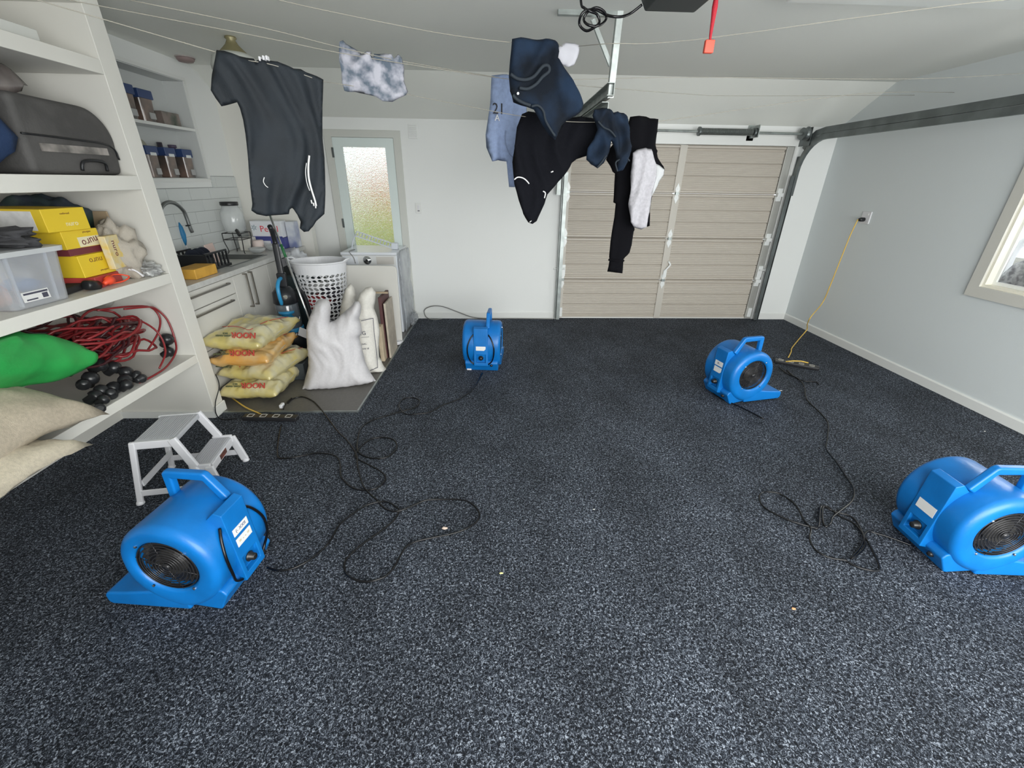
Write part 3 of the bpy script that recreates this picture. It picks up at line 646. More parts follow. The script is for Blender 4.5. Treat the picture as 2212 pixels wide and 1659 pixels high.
# ------------------------------------------------------------------ built-in shelving
XS = -2.12
su = thing('shelving_unit', 'white built-in deep shelving unit filling the left wall', 'shelves', (XS, 2.96, 0))
def sp(name, lo, hi, m=SHELFW, **k):
    o_ = Vector((XS, 2.96, 0)); b = box(bm_new(), Vector(lo) - o_, Vector(hi) - o_); return mk(name, b, m, su, **k)
sp('side_panel', (XL, 2.90, 0), (XS, 3.02, ZC - .001), bevel=.003)
for z0, z1 in ((.450, .507), (1.015, 1.078), (1.572, 1.648), (2.142, 2.21), (2.445, ZC - .002)):
    sp('shelf_board', (XL, .2, z0), (XS, 2.90, z1), bevel=.003)
sp('skirting', (XL, 2.888, 0), (XS, 2.90, .052), TRIM); sp('side_panel', (XL, .1, 0), (XS, .2, ZC - .001))
mk('skirting_return', box(bm_new(), (XS - XS, -.07, .0), (.016, .065, .085)), TRIM, su, bevel=.008)
mk('back_panel', box(bm_new(), (XL - XS, .2 - 2.96, .0), (XL - XS + .006, -.06, 2.44)), SHELFW, su)

def noisy(b, amp, sc, seed=0):
    for v in b.verts:
        n_ = noise.noise_vector(v.co * sc + Vector((seed * 3.7, seed, -seed))); v.co += n_ * amp
def pillow(name, size, m, parent=None, n=22, droop=0.0, seed=0, noise_amp=.006, power=.38, seam=.004, sq=3.0, mx=None, corner=0.0):
    L, W, T = size; b = bm_new(); top = {}; bot = {}
    for i in range(n + 1):
        for j in range(n + 1):
            u, v = i / n * 2 - 1, j / n * 2 - 1
            e = max(0.0, (1 - abs(u) ** sq) * (1 - abs(v) ** sq)); h_ = T / 2 * e ** power
            pinch = 1 - .06 * (abs(u) * (1 - v * v) + abs(v) * (1 - u * u)) + corner * (u * u * v * v)
            x = u * L / 2 * pinch; y = v * W / 2 * pinch
            wob = noise_amp * (noise.noise(Vector((x * 9, y * 9, seed * 5.1))) + .6 * noise.noise(Vector((x * 22, y * 22, seed * 3.3)))); dz = -droop * (u * u + v * v) / 2
            bd = i in (0, n) or j in (0, n)
            if bd:
                a_ = b.verts.new((x, y, dz + seam * sin(i * 1.3 + j * 1.7))); top[i, j] = a_; bot[i, j] = a_
            else:
                top[i, j] = b.verts.new((x, y, h_ + wob + dz)); bot[i, j] = b.verts.new((x, y, -h_ * .9 + wob * .6 + dz))
    for i in range(n):
        for j in range(n):
            for d, fl in ((top, 0), (bot, 1)):
                q = [d[i, j], d[i + 1, j], d[i + 1, j + 1], d[i, j + 1]]
                if fl: q = q[::-1]
                if len(set(q)) > 2:
                    try: b.faces.new(q)
                    except ValueError: pass
    if mx:
        for v_ in b.verts: v_.co = mx @ v_.co
    return mk(name, b, m, parent, smooth=True)
def T3(loc, rx=0, ry=0, rz=0): return Matrix.Translation(loc) @ Matrix.Rotation(rz, 4, 'Z') @ Matrix.Rotation(ry, 4, 'Y') @ Matrix.Rotation(rx, 4, 'X')

LINEN = mat('beige_linen', (.46, .40, .31), .9, bump=.35, scale=260, var=.07)
LINEN2 = mat('cream_linen', (.56, .50, .39), .9, bump=.35, scale=260, var=.07)
tag(pillow('cushion', (.62, .60, .125), LINEN2, seed=1, mx=T3((-2.20, 1.43, .60), 0, .12, .10), noise_amp=.02, corner=.07, droop=.07), 'cream linen cushion hanging over the lowest shelf edge, lower of the two', 'cushion', 'cushions on the lowest shelf')
tag(pillow('cushion', (.60, .66, .20), LINEN, seed=2, mx=T3((-2.27, 1.63, .735), -.03, .12, .04), noise_amp=.02, corner=.07, droop=.15), 'brownish beige linen cushion under the green bag', 'cushion', 'cushions on the lowest shelf')
# green bag
GREEN = mat('green_nylon', (.025, .36, .075), .5, bump=.15, scale=120, var=.12, vscale=5)
b = bm_new(); n = 26; rings = []
for i in range(n + 1):
    t_ = i / n; y = -.62 * (1 - t_); r1 = .16 * (1 - .12 * t_ ** 3); r2 = .13 * (1 - .5 * t_ ** 5)
    if t_ < .06: r1 *= t_ / .06 + .02; r2 *= t_ / .06 + .02
    rings.append([])
    for k in range(28):
        a = 2 * pi * k / 28; sx = abs(cos(a)) ** .8 * (1 if cos(a) > 0 else -1); sz = abs(sin(a)) ** .8 * (1 if sin(a) > 0 else -1)
        w_ = 1 + .10 * noise.noise(Vector((sx * 2, y * 5, sz * 2))) + .10 * (.4 - abs(noise.noise(Vector((sx * 3, y * 6, sz * 3 + 4))) * 2))
        rings[-1].append(b.verts.new((sx * r1 * w_, y, sz * r2 * w_)))
for p, q in zip(rings, rings[1:]):
    for k in range(28): b.faces.new((p[k], p[(k + 1) % 28], q[(k + 1) % 28], q[k]))
c0 = b.verts.new((0, .012, .0))
for k in range(28): b.faces.new((rings[-1][k], rings[-1][(k + 1) % 28], c0))
b.faces.new(rings[0][::-1])
for v_ in b.verts: v_.co = T3((-2.27, 2.19, .765), radians(-22), 0, radians(5)) @ v_.co
for v_ in b.verts: v_.co.z = min(v_.co.z, 1.006 - .01 * abs(noise.noise(v_.co * 6)))
gb = mk('fabric_bag', b, GREEN, smooth=True); tag(gb, 'bright green nylon sack stuffed on the shelf above the beige cushions', 'bag')
# festoon cable heap
CBR = mat('red_festoon_cable', (.24, .016, .02), .4, coat=.2); CBD = mat('dark_festoon_cable', (.05, .012, .016), .4)
fc = thing('festoon_lights', 'tangled heap of red festoon light cable with black lamp holders on the shelf', 'string lights', (-2.3, 2.55, .507))
rnd = random.Random(7)
for k in range(52):
    cx_ = rnd.uniform(-.30, .05); cy_ = rnd.uniform(-.30, .08); zz = .04 + .36 * max(0, 1 - ((cx_ + .14) ** 2 * 5 + (cy_ + .12) ** 2 * 5)) * rnd.uniform(.3, 1)
    ra, rb = rnd.uniform(.12, .24), rnd.uniform(.05, .13); rot = rnd.uniform(-.5, .7) + pi / 2; ti = rnd.uniform(-.5, .4); pts = []
    for q in range(16):
        a = 2 * pi * q / 16; x = ra * cos(a); y = rb * sin(a)
        px_, py_ = x * cos(rot) - y * sin(rot), x * sin(rot) + y * cos(rot)
        z = max(.008, min(.42, zz + ti * px_ * .4 + .03 * sin(a * 2 + k) + rnd.uniform(-.012, .012)))
        X_ = max(-.46, min(.16, cx_ + px_)); Y_ = min(.325, cy_ + py_)
        pts.append((X_, Y_, z))
    mk('cable_loop', tube(bm_new(), pts, .0074, 6, closed=True, sub=2), CBR if k % 3 else CBD, fc, smooth=True)
for pts in (((.02, .10, .40), (.06, .22, .38), (.05, .30, .35), (.08, .33, .26), (.10, .31, .12), (.13, .24, .06), (.155, .10, .02), (.16, -.02, .012), (.15, -.14, .012)),
            ((-.05, -.0, .42), (.0, .16, .40), (.03, .29, .36), (.05, .31, .28), (.06, .24, .2), (.05, .12, .12)),
            ((.0, .0, .36), (.05, .12, .33), (.09, .20, .22), (.13, .16, .10), (.15, .04, .03))):
    mk('cable_run', tube(bm_new(), pts, .0062, 6, sub=5), CBR, fc, smooth=True)
HOLD = mat('lamp_holder_black', (.018, .019, .021), .3)
for (x, y, z, s, rx) in ((.05, .29, .12, 1.2, .4), (.06, .25, .05, 1.0, 1.2), (.09, -.34, .045, 1.0, .8), (.11, -.27, .04, 1.05, 1.9), (.12, -.2, .042, 1, .3), (.10, -.40, .04, 1.05, 1.2), (.14, -.33, .036, 1, 2.2), (.15, -.24, .036, .9, .8), (.03, -.30, .10, 1.1, .2), (.0, -.2, .14, 1.1, 1.0), (-.05, -.3, .17, 1.1, .5), (.16, -.14, .036, .8, 1.6), (.0, -.12, .09, 1.1, .9), (.16, -.42, .034, .8, 1.1), (.05, -.36, .11, .9, 2.2), (.07, -.12, .06, 1, .4), (.13, -.12, .05, .9, 2.6)):
    b = lathe(bm_new(), [(.012, -.035), (.022, -.03), (.024, .0), (.034, .004), (.036, .02), (.030, .038), (.012, .05)], 14, T3((x, y, z), rx, .5, rx * 2) @ Matrix.Scale(s, 4)); mk('lamp_holder', b, HOLD, fc, smooth=True)
mk('dropped_plug', lathe(bm_new(), [(.012, -.012), (.024, -.01), (.026, .012), (.014, .016)], 10, T3((.19, -.475, .018), .4, 1.2, 0)), HOLD, fc)
mk('plug_lead', tube(bm_new(), [(.13, -.36, .03), (.155, -.42, .02), (.18, -.46, .015), (.19, -.475, .014)], .005, 6, sub=3), HOLD, fc, smooth=True)
# white pipe elbow on the panel under shelf two
pp = tag(mk('waste_pipe', tube(bm_new(), [(-2.52, 2.86, 1.012), (-2.52, 2.855, .95), (-2.54, 2.86, .90), (-2.60, 2.865, .87), (-2.72, 2.87, .86)], .028, 12, sub=5), mat('pipe_grey', (.42, .42, .39), .4), smooth=True), 'grey plastic waste pipe bend under the second shelf', 'pipe')
tag(pillow('plastic_pouch', (.14, .07, .03), mat('teal_clear_pouch', (.25, .33, .31), .25, coat=.5, col2=(.03, .08, .07), scale=30), seed=4, mx=T3((-2.42, 2.80, .018), 0, 0, .2)), 'small crumpled teal and clear pouch on the carpet under the lowest shelf', 'pouch')

# --- shelf two contents
def cardbox(name, label, loc, size, rz, m, cat='box', group=None, texts=(), parts=()):
    t = thing(name, label, cat, loc, rz, group); L, W, H = size
    mk('carton', box(bm_new(), (-L / 2, -W / 2, 0), (L / 2, W / 2, H)), m, t, bevel=.003)
    for (face, s_, sz, mm, u, v, rot) in texts:
        # faces: 'f' = front (-y), 's' = +x side
        if face == 'f': o_, r_, u_ = (u, -W / 2 - .0006, v), Vector((1, 0, 0)), Vector((0, 0, 1))
        else: o_, r_, u_ = (L / 2 + .0006, u, v), Vector((0, 1, 0)), Vector((0, 0, 1))
        q = Matrix.Rotation(rot, 3, r_.cross(u_)); text_obj('lettering', s_, sz, mm, t, o_, q @ r_, q @ u_)
    for (face, u0, u1, v0, v1, mm, nm) in parts:
        if face == 'f': b = box(bm_new(), (u0, -W / 2 - .0006, v0), (u1, -W / 2 + .001, v1))
        elif face == 't': b = box(bm_new(), (u0, v0, H - .001), (u1, v1, H + .0008))
        else: b = box(bm_new(), (L / 2 - .001, u0, v0), (L / 2 + .0006, u1, v1))
        mk(nm, b, mm, t)
    return t
YEL = mat('yellow_card', (.78, .56, .03), .5); MAR = mat('maroon_print', (.16, .03, .04), .5); CRM = mat('cream_print', (.8, .74, .5), .5); BRN = mat('brown_print', (.25, .12, .03), .5); PAP = mat('white_paper', (.74, .74, .74), .6, var=.08, scale=60)
cardbox('snack_box', 'red flat carton at the bottom of the stack of yellow boxes', (-2.36, 2.53, 1.078), (.30, .22, .062), .15, mat('red_card', (.42, .05, .045), .5))
cardbox('snack_box', 'yellow carton on the red box, second from the bottom of the stack', (-2.36, 2.53, 1.141), (.27, .21, .115), .0, YEL, texts=(('s', 'nuro', .045, BRN, .0, .080, pi), ('s', 'outbread', .014, BRN, .03, .022, pi)))
cardbox('snack_box', 'yellow carton with a maroon band and cream lettering in the middle of the stack', (-2.37, 2.51, 1.257), (.27, .22, .125), .0, YEL, texts=(('s', 'nuro', .055, MAR, .04, .062, pi + .15), ('s', 'outbread', .014, BRN, .04, .110, pi)), parts=(('f', -.134, .134, .002, .035, MAR, 'maroon_band'), ('s', -.03, .105, .038, .088, CRM, 'cream_panel'), ('s', -.11, .11, .002, .036, MAR, 'maroon_band')))
cardbox('snack_box', 'yellow carton with torn white paper side, topmost of the stack', (-2.42, 2.46, 1.383), (.40, .23, .11), -.06, YEL, texts=(('s', 'nuro', .035, CRM, .02, .035, 0), ('s', 'outbread', .014, BRN, .0, .085, 0)), parts=(('f', -.12, .15, .01, .10, PAP, 'paper_label'),))
cardbox('snack_pack', 'yellow and cream snack carton standing beside the box stack', (-2.20, 2.63, 1.16), (.035, .11, .18), .15, mat('speckled_card', (.74, .55, .16), .5, col2=(.70, .62, .42), scale=70), texts=(('s', 'nuro', .045, MAR, 0, .11, -pi / 2),))
tag(mk('cardboard_sheet', box(bm_new(), (-.17, -.006, 0), (.13, .006, .375), T3((-2.46, 2.868, 1.079), .06, 0, 0)), mat('brown_cardboard', (.33, .25, .16), .8, bump=.1, scale=60), bevel=.003), 'brown cardboard sheet leaning on the shelf end panel', 'cardboard')
tag(pillow('dark_bag', (.34, .30, .22), mat('dark_green_fabric', (.018, .045, .035), .7, bump=.4, scale=30, col2=(.03, .04, .06)), seed=6, mx=T3((-2.56, 2.70, 1.40), .3, .4, .3), noise_amp=.05), 'dark green crumpled fabric bag behind the yellow boxes', 'bag')
tag(mk('black_case', box(bm_new(), (-.15, -.15, 0), (.15, .15, .26), T3((-2.60, 2.68, 1.079), 0, 0, .1)), BLACK, bevel=.02), 'black case standing at the back below the dark green bag', 'case')
def lump(name, label, cat, loc, sc, m, amp=.25, seed=0, det=3.0):
    b = bm_new(); bmesh.ops.create_icosphere(b, subdivisions=4, radius=1)
    for v_ in b.verts:
        d = v_.co.normalized(); k = 1 + amp * noise.noise(d * det + Vector((seed, 0, 0))) + amp * .8 * abs(noise.noise(d * det * 2.2 + Vector((0, seed, 0))))
        v_.co = Vector((d.x * sc[0] * k, d.y * sc[1] * k, max(-sc[2] * .9, d.z * sc[2] * k)))
    return tag(mk(name, b, m, smooth=True, loc=loc), label, cat)
lump('canvas_cloth', 'crumpled beige canvas cloth heaped beside the yellow boxes', 'cloth', (-2.27, 2.745, 1.215), (.10, .115, .155), mat('canvas_cloth', (.45, .41, .35), .9, bump=.3, scale=120), .55, 3, 2.4)
lump('clear_bag', 'crinkled clear plastic bag with white straps at the end of the shelf', 'plastic bag', (-2.21, 2.82, 1.115), (.075, .07, .045), mat('crinkled_clear', (.62, .63, .62), .15, coat=.6, col2=(.22, .22, .21), scale=35, bump=.5), .6, 9, 3.5)
tg = thing('cable_tie_straps', 'two white plastic straps lying on the shelf in front of the canvas cloth', 'straps', (-2.17, 2.72, 1.079))
for k in range(2): mk('strap', tube(bm_new(), [(-.02 - .02 * k, -.02, .06), (.0 - .01 * k, -.01 + .01 * k, .045), (.02 - .006 * k, .0 + .012 * k, .012)], .006, 6, sub=3), WPLAS, tg, smooth=True)
pw = thing('patch_cable', 'black connector with bright orange plug and red cable on the shelf edge', 'cable', (-2.19, 2.47, 1.079))
ORG = mat('orange_plastic', (.85, .08, .03), .4)
mk('connector_body', lathe(bm_new(), [(.018, -.05), (.026, -.045), (.026, .03), (.016, .035)], 14, T3((-.01, -.06, .028), pi / 2 - .2, 0, .1)), BLACK, pw, smooth=True)
mk('orange_plug', lathe(bm_new(), [(.010, -.02), (.012, .0), (.022, .01), (.024, .04), (.014, .045)], 14, T3((.01, .02, .028), -pi / 2 + .2, 0, .1)), ORG, pw, smooth=True)
mk('red_lead', tube(bm_new(), [(-.02, .04, .03), (-.02, .12, .05), (.02, .17, .03), (.02, .12, .012), (-.01, .06, .01)], .004, 6, sub=5), ORG, pw, smooth=True)
tag(mk('black_pouch', box(bm_new(), (-.06, -.12, 0), (.03, .10, .035), T3((-2.28, 2.40, 1.079), 0, 0, .2)), mat('black_fabric', (.02, .02, .022), .8), bevel=.012), 'flat black pouch between the clear bin and the orange plug', 'pouch')

# clear storage bin
tb = thing('storage_bin', 'clear plastic storage bin with grey lid rim on the second shelf', 'storage box', (-2.44, 2.13, 1.079), radians(-3))
CLR = mat('clear_bin_plastic', (.80, .83, .88), .22, trans=.55, alpha=.55)
b = bm_new(); L, W, H = .58, .30, .245
def rr_ring(b, l, w_, z, r=.03, n=4):
    out = []
    for cx_, cy_, a0 in ((l / 2 - r, w_ / 2 - r, 0), (-l / 2 + r, w_ / 2 - r, pi / 2), (-l / 2 + r, -w_ / 2 + r, pi), (l / 2 - r, -w_ / 2 + r, 1.5 * pi)):
        for k in range(n + 1): a = a0 + pi / 2 * k / n; out.append(b.verts.new((cx_ + r * cos(a), cy_ + r * sin(a), z)))
    return out
R_ = [rr_ring(b, L * .9, W * .9, 0), rr_ring(b, L, W, H), rr_ring(b, L - .008, W - .008, H), rr_ring(b, L * .9 - .008, W * .9 - .008, .004)]
for p, q in zip(R_, R_[1:]):
    for k in range(len(p)): b.faces.new((p[k], p[(k + 1) % len(p)], q[(k + 1) % len(p)], q[k]))
b.faces.new(R_[0][::-1]); b.faces.new(R_[-1]); mk('tub', b, CLR, tb, smooth=False, bevel=.002)
b = bm_new(); A = [rr_ring(b, L + .03, W + .03, H - .01), rr_ring(b, L + .035, W + .035, H + .012), rr_ring(b, L - .01, W - .01, H + .016)]
for p, q in zip(A, A[1:]):
    for k in range(len(p)): b.faces.new((p[k], p[(k + 1) % len(p)], q[(k + 1) % len(p)], q[k]))
b.faces.new(A[0][::-1]); b.faces.new(A[-1]); mk('lid', b, mat('grey_lid', (.55, .57, .58), .35), tb)
for (x, y) in ((L * .46, -W * .30), (L * .46, W * .25)): mk('corner_rib', beam(bm_new(), (x * .93, y, .01), (x * 1.035, y * 1.05, H - .01), .012, .008), mat('rib_white', (.7, .75, .8), .3), tb)
mk('paper_label', box(bm_new(), (L * .462, -.09, .03), (L * .470, .03, .075), None), LABELW, tb); mk('label_bar', box(bm_new(), (L * .469, -.085, .062), (L * .473, .025, .070)), INK, tb)
mk('label_code', box(bm_new(), (L * .469, -.005, .036), (L * .473, .02, .058)), INK, tb); mk('label_line', box(bm_new(), (L * .469, -.08, .036), (L * .473, -.03, .042)), INK, tb)
for i, (nm, x, y, z, s_, c_) in enumerate((('orange_packet', -.02, -.05, .07, (.16, .07, .065), (.85, .36, .16)), ('pink_packet', .10, -.08, .05, (.09, .04, .05), (.75, .40, .30)), ('blue_packet', .14, .03, .09, (.07, .06, .03), (.16, .30, .60)), ('cream_packet', .0, .04, .12, (.2, .07, .08), (.60, .58, .52)))):
    b = bm_new(); sphere(b, (0, 0, 0), 1, 16, s_); noisy(b, .015, 14, i); 
    tag(mk(nm, b, mat('packet%d' % i, c_, .5), smooth=True, loc=(-2.44 + x, 2.13 + y, 1.079 + z)), '%s packet inside the clear storage bin' % nm.split('_')[0], 'packet')
lump('grey_cloth', 'dark grey crumpled cloth on the lid of the clear bin', 'cloth', (-2.35, 2.12, 1.38), (.20, .11, .045), mat('charcoal_cloth', (.06, .06, .065), .95, bump=.3, scale=100), .6, 5, 2.6)
lump('yellow_glove', 'lemon yellow glove tip on the left end of the bin lid', 'glove', (-2.60, 2.02, 1.36), (.07, .04, .03), mat('lemon_rubber', (.72, .72, .05), .5), .5, 15, 2.6)

# --- shelf three
GREYB = mat('grey_storage_fabric', (.085, .082, .08), .75, bump=.2, scale=90, var=.2, vscale=6)
t = thing('storage_bag', 'large dark grey zipped storage bag with clear window on the third shelf', 'bag', (-2.42, 2.64, 1.649))
b = bm_new(); prof = []
for k in range(13): a = pi / 2 * k / 12; prof.append((.10 + .16 * cos(a) - .0, .17 + .16 * sin(a)))
poly = [(-.30, 0), (.24, 0)] + [(u, v) for u, v in prof] + [(-.28, .34)]
prism(b, poly, -.26, .24, 'x'); bmesh.ops.subdivide_edges(b, edges=[e for e in b.edges if abs(e.verts[0].co.x - e.verts[1].co.x) > .3], cuts=8)
mk('bag_body', b, GREYB, t, bevel=.03, segs=3)
mk('clear_window', box(bm_new(), (.2395, -.22, .10), (.2465, .17, .135)), mat('bag_window', (.42, .38, .35), .12, coat=.8, col2=(.12, .11, .10), scale=25), t)
mk('zip_edge', tube(bm_new(), [(.243, -.29, .17), (.246, -.05, .165), (.243, .20, .15), (.24, .24, .08)], .005, 6, sub=4), BLACK, t, smooth=True)
mk('carry_strap', tube(bm_new(), [(.245, -.04, .02), (.255, -.03, .06), (.258, .04, .07), (.255, .11, .06), (.245, .12, .02)], .008, 6, sub=4), BLACK, t, smooth=True)
tag(pillow('blue_bag', (.40, .34, .30), mat('navy_blue_fabric', (.015, .04, .11), .7, bump=.2, scale=80), seed=8, mx=T3((-2.38, 2.16, 1.80), 0, 0, 0), noise_amp=.03, power=.3), 'navy blue fabric bag left of the grey storage bag', 'bag')
tag(pillow('wrapped_bundle', (.40, .34, .20), mat('shiny_dark_wrap', (.10, .085, .08), .25, coat=.4, col2=(.22, .19, .18), scale=14, bump=.4), seed=9, mx=T3((-2.42, 2.36, 2.04), 0, .05, .1), noise_amp=.03), 'shiny brown plastic wrapped bundle on top of the blue bag', 'bundle')
# --- shelf four
cardbox('white_carton', 'long flat white carton on the top shelf board', (-2.28, 2.28, 2.211), (.22, .70, .055), .0, mat('dusty_white_card', (.62, .63, .60), .6))

# ------------------------------------------------------------------ kitchenette
CAB = mat('cabinet_white', (.70, .69, .65), .4); XF = -2.22
def cab(label, y0, y1, items, group='white kitchen base cabinets'):
    t = thing('base_cabinet', label, 'cabinet', (-2.5, (y0 + y1) / 2, 0), 0, group); oy = (y0 + y1) / 2
    mk('carcass', box(bm_new(), (XL + .01 + 2.5, y0 - oy + .001, .10), (XF + 2.5 - .022, y1 - oy - .001, .905)), CAB, t); mk('kickboard', box(bm_new(), (XL + .01 + 2.5, y0 - oy + .001, .009), (XF + 2.5 - .07, y1 - oy - .001, .10)), CAB, t)
    for kind, a, c_, z0, z1, hd in items:
        f_ = mk(kind, box(bm_new(), (XF - .02 + 2.5, a - oy + .003, z0), (XF + 2.5, c_ - oy - .003, z1)), CAB, t, bevel=.002)
        b = bm_new(); X = XF + 2.5
        if kind == 'drawer':
            zc = z1 - .035; a_, e_ = a - oy + .09, c_ - oy - .10
            box(b, (X + .022, a_, zc - .006), (X + .032, e_, zc + .006)); box(b, (X, a_, zc - .006), (X + .03, a_ + .012, zc + .006)); box(b, (X, e_ - .012, zc - .006), (X + .03, e_, zc + .006))
        else:
            yy = (c_ - oy - .05) if hd > 0 else (a - oy + .04); z2, z3 = .585, .885
            box(b, (X + .026, yy - .006, z2), (X + .036, yy + .006, z3)); box(b, (X, yy - .006, z2), (X + .03, yy + .006, z2 + .012)); box(b, (X, yy - .006, z3 - .012), (X + .03, yy + .006, z3))
        mk('handle', b, mat('brushed_nickel', (.30, .28, .25), .35, .8), f_)
cab('white three-drawer base cabinet nearest the shelving unit', 3.03, 3.73, [('drawer', 3.03, 3.73, .755, .888, 0), ('drawer', 3.03, 3.73, .43, .748, 0), ('drawer', 3.03, 3.73, .11, .423, 0)])
cab('white double-door base cabinet under the sink', 3.73, 4.32, [('door', 3.73, 3.935, .11, .888, 1), ('door', 3.935, 4.32, .11, .888, -1)])
cab('narrow white base cabinet beside the vacuum cleaner', 4.32, 4.62, [('door', 4.32, 4.62, .11, .888, 1)])
t = thing('dishwasher', 'dark fronted appliance under the far end of the white counter', 'appliance', (-2.5, 4.9, 0))
mk('body', box(bm_new(), (-.28, -.275, .009), (.26, .295, .90)), mat('dark_appliance', (.035, .045, .05), .35), t, bevel=.006); mk('control_strip', box(bm_new(), (.26, -.27, .80), (.27, .29, .88)), WPLAS, t)
SX0, SX1, SY0, SY1 = -2.72, -2.30, 3.88, 4.50
CT = mat('worktop_grey_white', (.58, .58, .56), .3, var=.06, scale=60)
ct = thing('worktop', 'pale laminate worktop with a stainless sink along the kitchenette', 'worktop', (-2.5, 4.1, .905))
b = bm_new()
for lo, hi in (((XL + .004, 3.03, .906), (SX0, 5.198, .945)), ((SX1, 3.03, .906), (-2.18, 5.198, .945)), ((SX0, 3.03, .906), (SX1, SY0, .945)), ((SX0, SY1, .906), (SX1, 5.198, .945))):
    box(b, Vector(lo) - Vector((-2.5, 4.1, .905)), Vector(hi) - Vector((-2.5, 4.1, .905)))
mk('top_slab', b, CT, ct)
SK = mat('sink_steel', (.22, .23, .23), .35, .8)
b = bm_new(); o_ = Vector((-2.5, 4.1, .905))
for lo, hi in (((SX0 - .015, SY0 - .015, .945), (SX1 + .015, SY0, .949)), ((SX0 - .015, SY1, .945), (SX1 + .015, SY1 + .015, .949)), ((SX0 - .015, SY0, .945), (SX0, SY1, .949)), ((SX1, SY0, .945), (SX1 + .015, SY1, .949)), ((SX0, SY0, .78), (SX1, SY1, .785)), ((SX0, SY0, .785), (SX0 + .003, SY1, .949)), ((SX1 - .003, SY0, .785), (SX1, SY1, .949)), ((SX0, SY0, .785), (SX1, SY0 + .003, .949)), ((SX0, SY1 - .003, .785), (SX1, SY1, .949))): box(b, Vector(lo) - o_, Vector(hi) - o_)
mk('sink_basin', b, SK, ct)
fa = thing('gooseneck_tap', 'tall brushed steel gooseneck spring tap over the sink', 'tap', (-2.66, 3.72, .945))
pts = [(0, 0, 0), (0, 0, .2), (0, .005, .36)] + [(0, .165 - .16 * cos(a), .37 + .14 * sin(a)) for a in [pi * k / 10 for k in range(1, 10)]] + [(0, .33, .30), (0, .34, .26)]
mk('spout', tube(bm_new(), pts, .015, 12, sub=3), SK, fa, smooth=True)
mk('spray_lever', beam(bm_new(), (-.02, .31, .315), (.02, .31, .32), .01, .006), BLACK, fa); mk('tap_base', lathe(bm_new(), [(.026, 0), (.026, .02), (.016, .05), (.013, .08)], 16), SK, fa, smooth=True)
# tiles on the left kitchen wall and the nib
TILE = mat('white_tile_glaze', (.64, .67, .66), .25, coat=.2); GROUT = mat('grout_grey', (.36, .37, .37), .9)
b = box(bm_new(), (XL + .0005, 3.03, .945), (XL + .003, 5.198, 1.555)); box(b, (XL + .0005, NY1 + .036, 1.555), (XL + .003, 5.198, 1.655)); mk('grout_bed', b, GROUT, wall_left)
tm = bpy.data.meshes.new('tile'); bb = box(bm_new(), (0, .0015, .0015), (.008, .2985, .0985)); bmesh.ops.bevel(bb, geom=[e for e in bb.edges if all(v.co.x > .007 for v in e.verts)], offset=.0015, segments=1); bb.to_mesh(tm); bb.free(); tm.materials.append(TILE)
for r in range(7):
    y = 3.03 - (.15 if r % 2 else 0)
    while y < 5.19:
        a, c_ = max(y, 3.03), min(y + .3, 5.198); z = .950 + r * .1
        if c_ - a > .02:
            top = z + .1
            if not (c_ > NY0 - .03 and a < NY1 + .035 and top > NZ0 - .03):
                o = bpy.data.objects.new('tile', tm); COL.objects.link(o); o.parent = wall_left; o.location = (XL + .002, a, z); o.scale = (1, (c_ - a) / .3, 1)
            elif NY1 + .035 < c_:
                a2 = max(a, NY1 + .036); o = bpy.data.objects.new('tile', tm); COL.objects.link(o); o.parent = wall_left; o.location = (XL + .002, a2, z); o.scale = (1, (c_ - a2) / .3, 1)
        y += .3
# niche
NI = mat('niche_grey_white', (.60, .62, .61), .5)
nb = thing('recessed_shelf', 'white framed recessed wall shelf holding jars above the tiles', 'shelf', (XL, 4.0, NZ0)); o_ = Vector((XL, 4.0, NZ0)); nd = .19
b = bm_new()
for lo, hi in (((-nd, NY0, NZ0), (-nd + .01, NY1, NZ1)), ((-nd, NY0, NZ0), (0, NY0 + .01, NZ1)), ((-nd, NY1 - .01, NZ0), (0, NY1, NZ1)), ((-nd, NY0, NZ0), (0, NY1, NZ0 + .01)), ((-nd, NY0, NZ1 - .01), (0, NY1, NZ1))): box(b, Vector((XL + lo[0], lo[1], lo[2])) - o_, Vector((XL + hi[0], hi[1], hi[2])) - o_)
mk('recess_lining', b, NI, nb)
b = bm_new(); e = .022
for lo, hi in (((0, NY0 - e, NZ0 - e), (.012, NY1 + e, NZ0 + .004)), ((0, NY0 - e, NZ1 - .004), (.012, NY1 + e, NZ1 + e)), ((0, NY0 - e, NZ0), (.012, NY0 + .004, NZ1)), ((0, NY1 - .004, NZ0), (.012, NY1 + e, NZ1))): box(b, Vector((XL + lo[0], lo[1], lo[2])) - o_, Vector((XL + hi[0], hi[1], hi[2])) - o_)
mk('frame', b, TRIM, nb); mk('middle_shelf', box(bm_new(), (-nd + .01, NY0 + .01 - 4, .40), (.006, NY1 - .01 - 4, .422)), TRIM, nb)
JG = mat('jar_contents', (.07, .06, .055), .3, coat=.5, col2=(.22, .15, .12), scale=20); JL = mat('blue_jar_lid', (.03, .06, .17), .4)
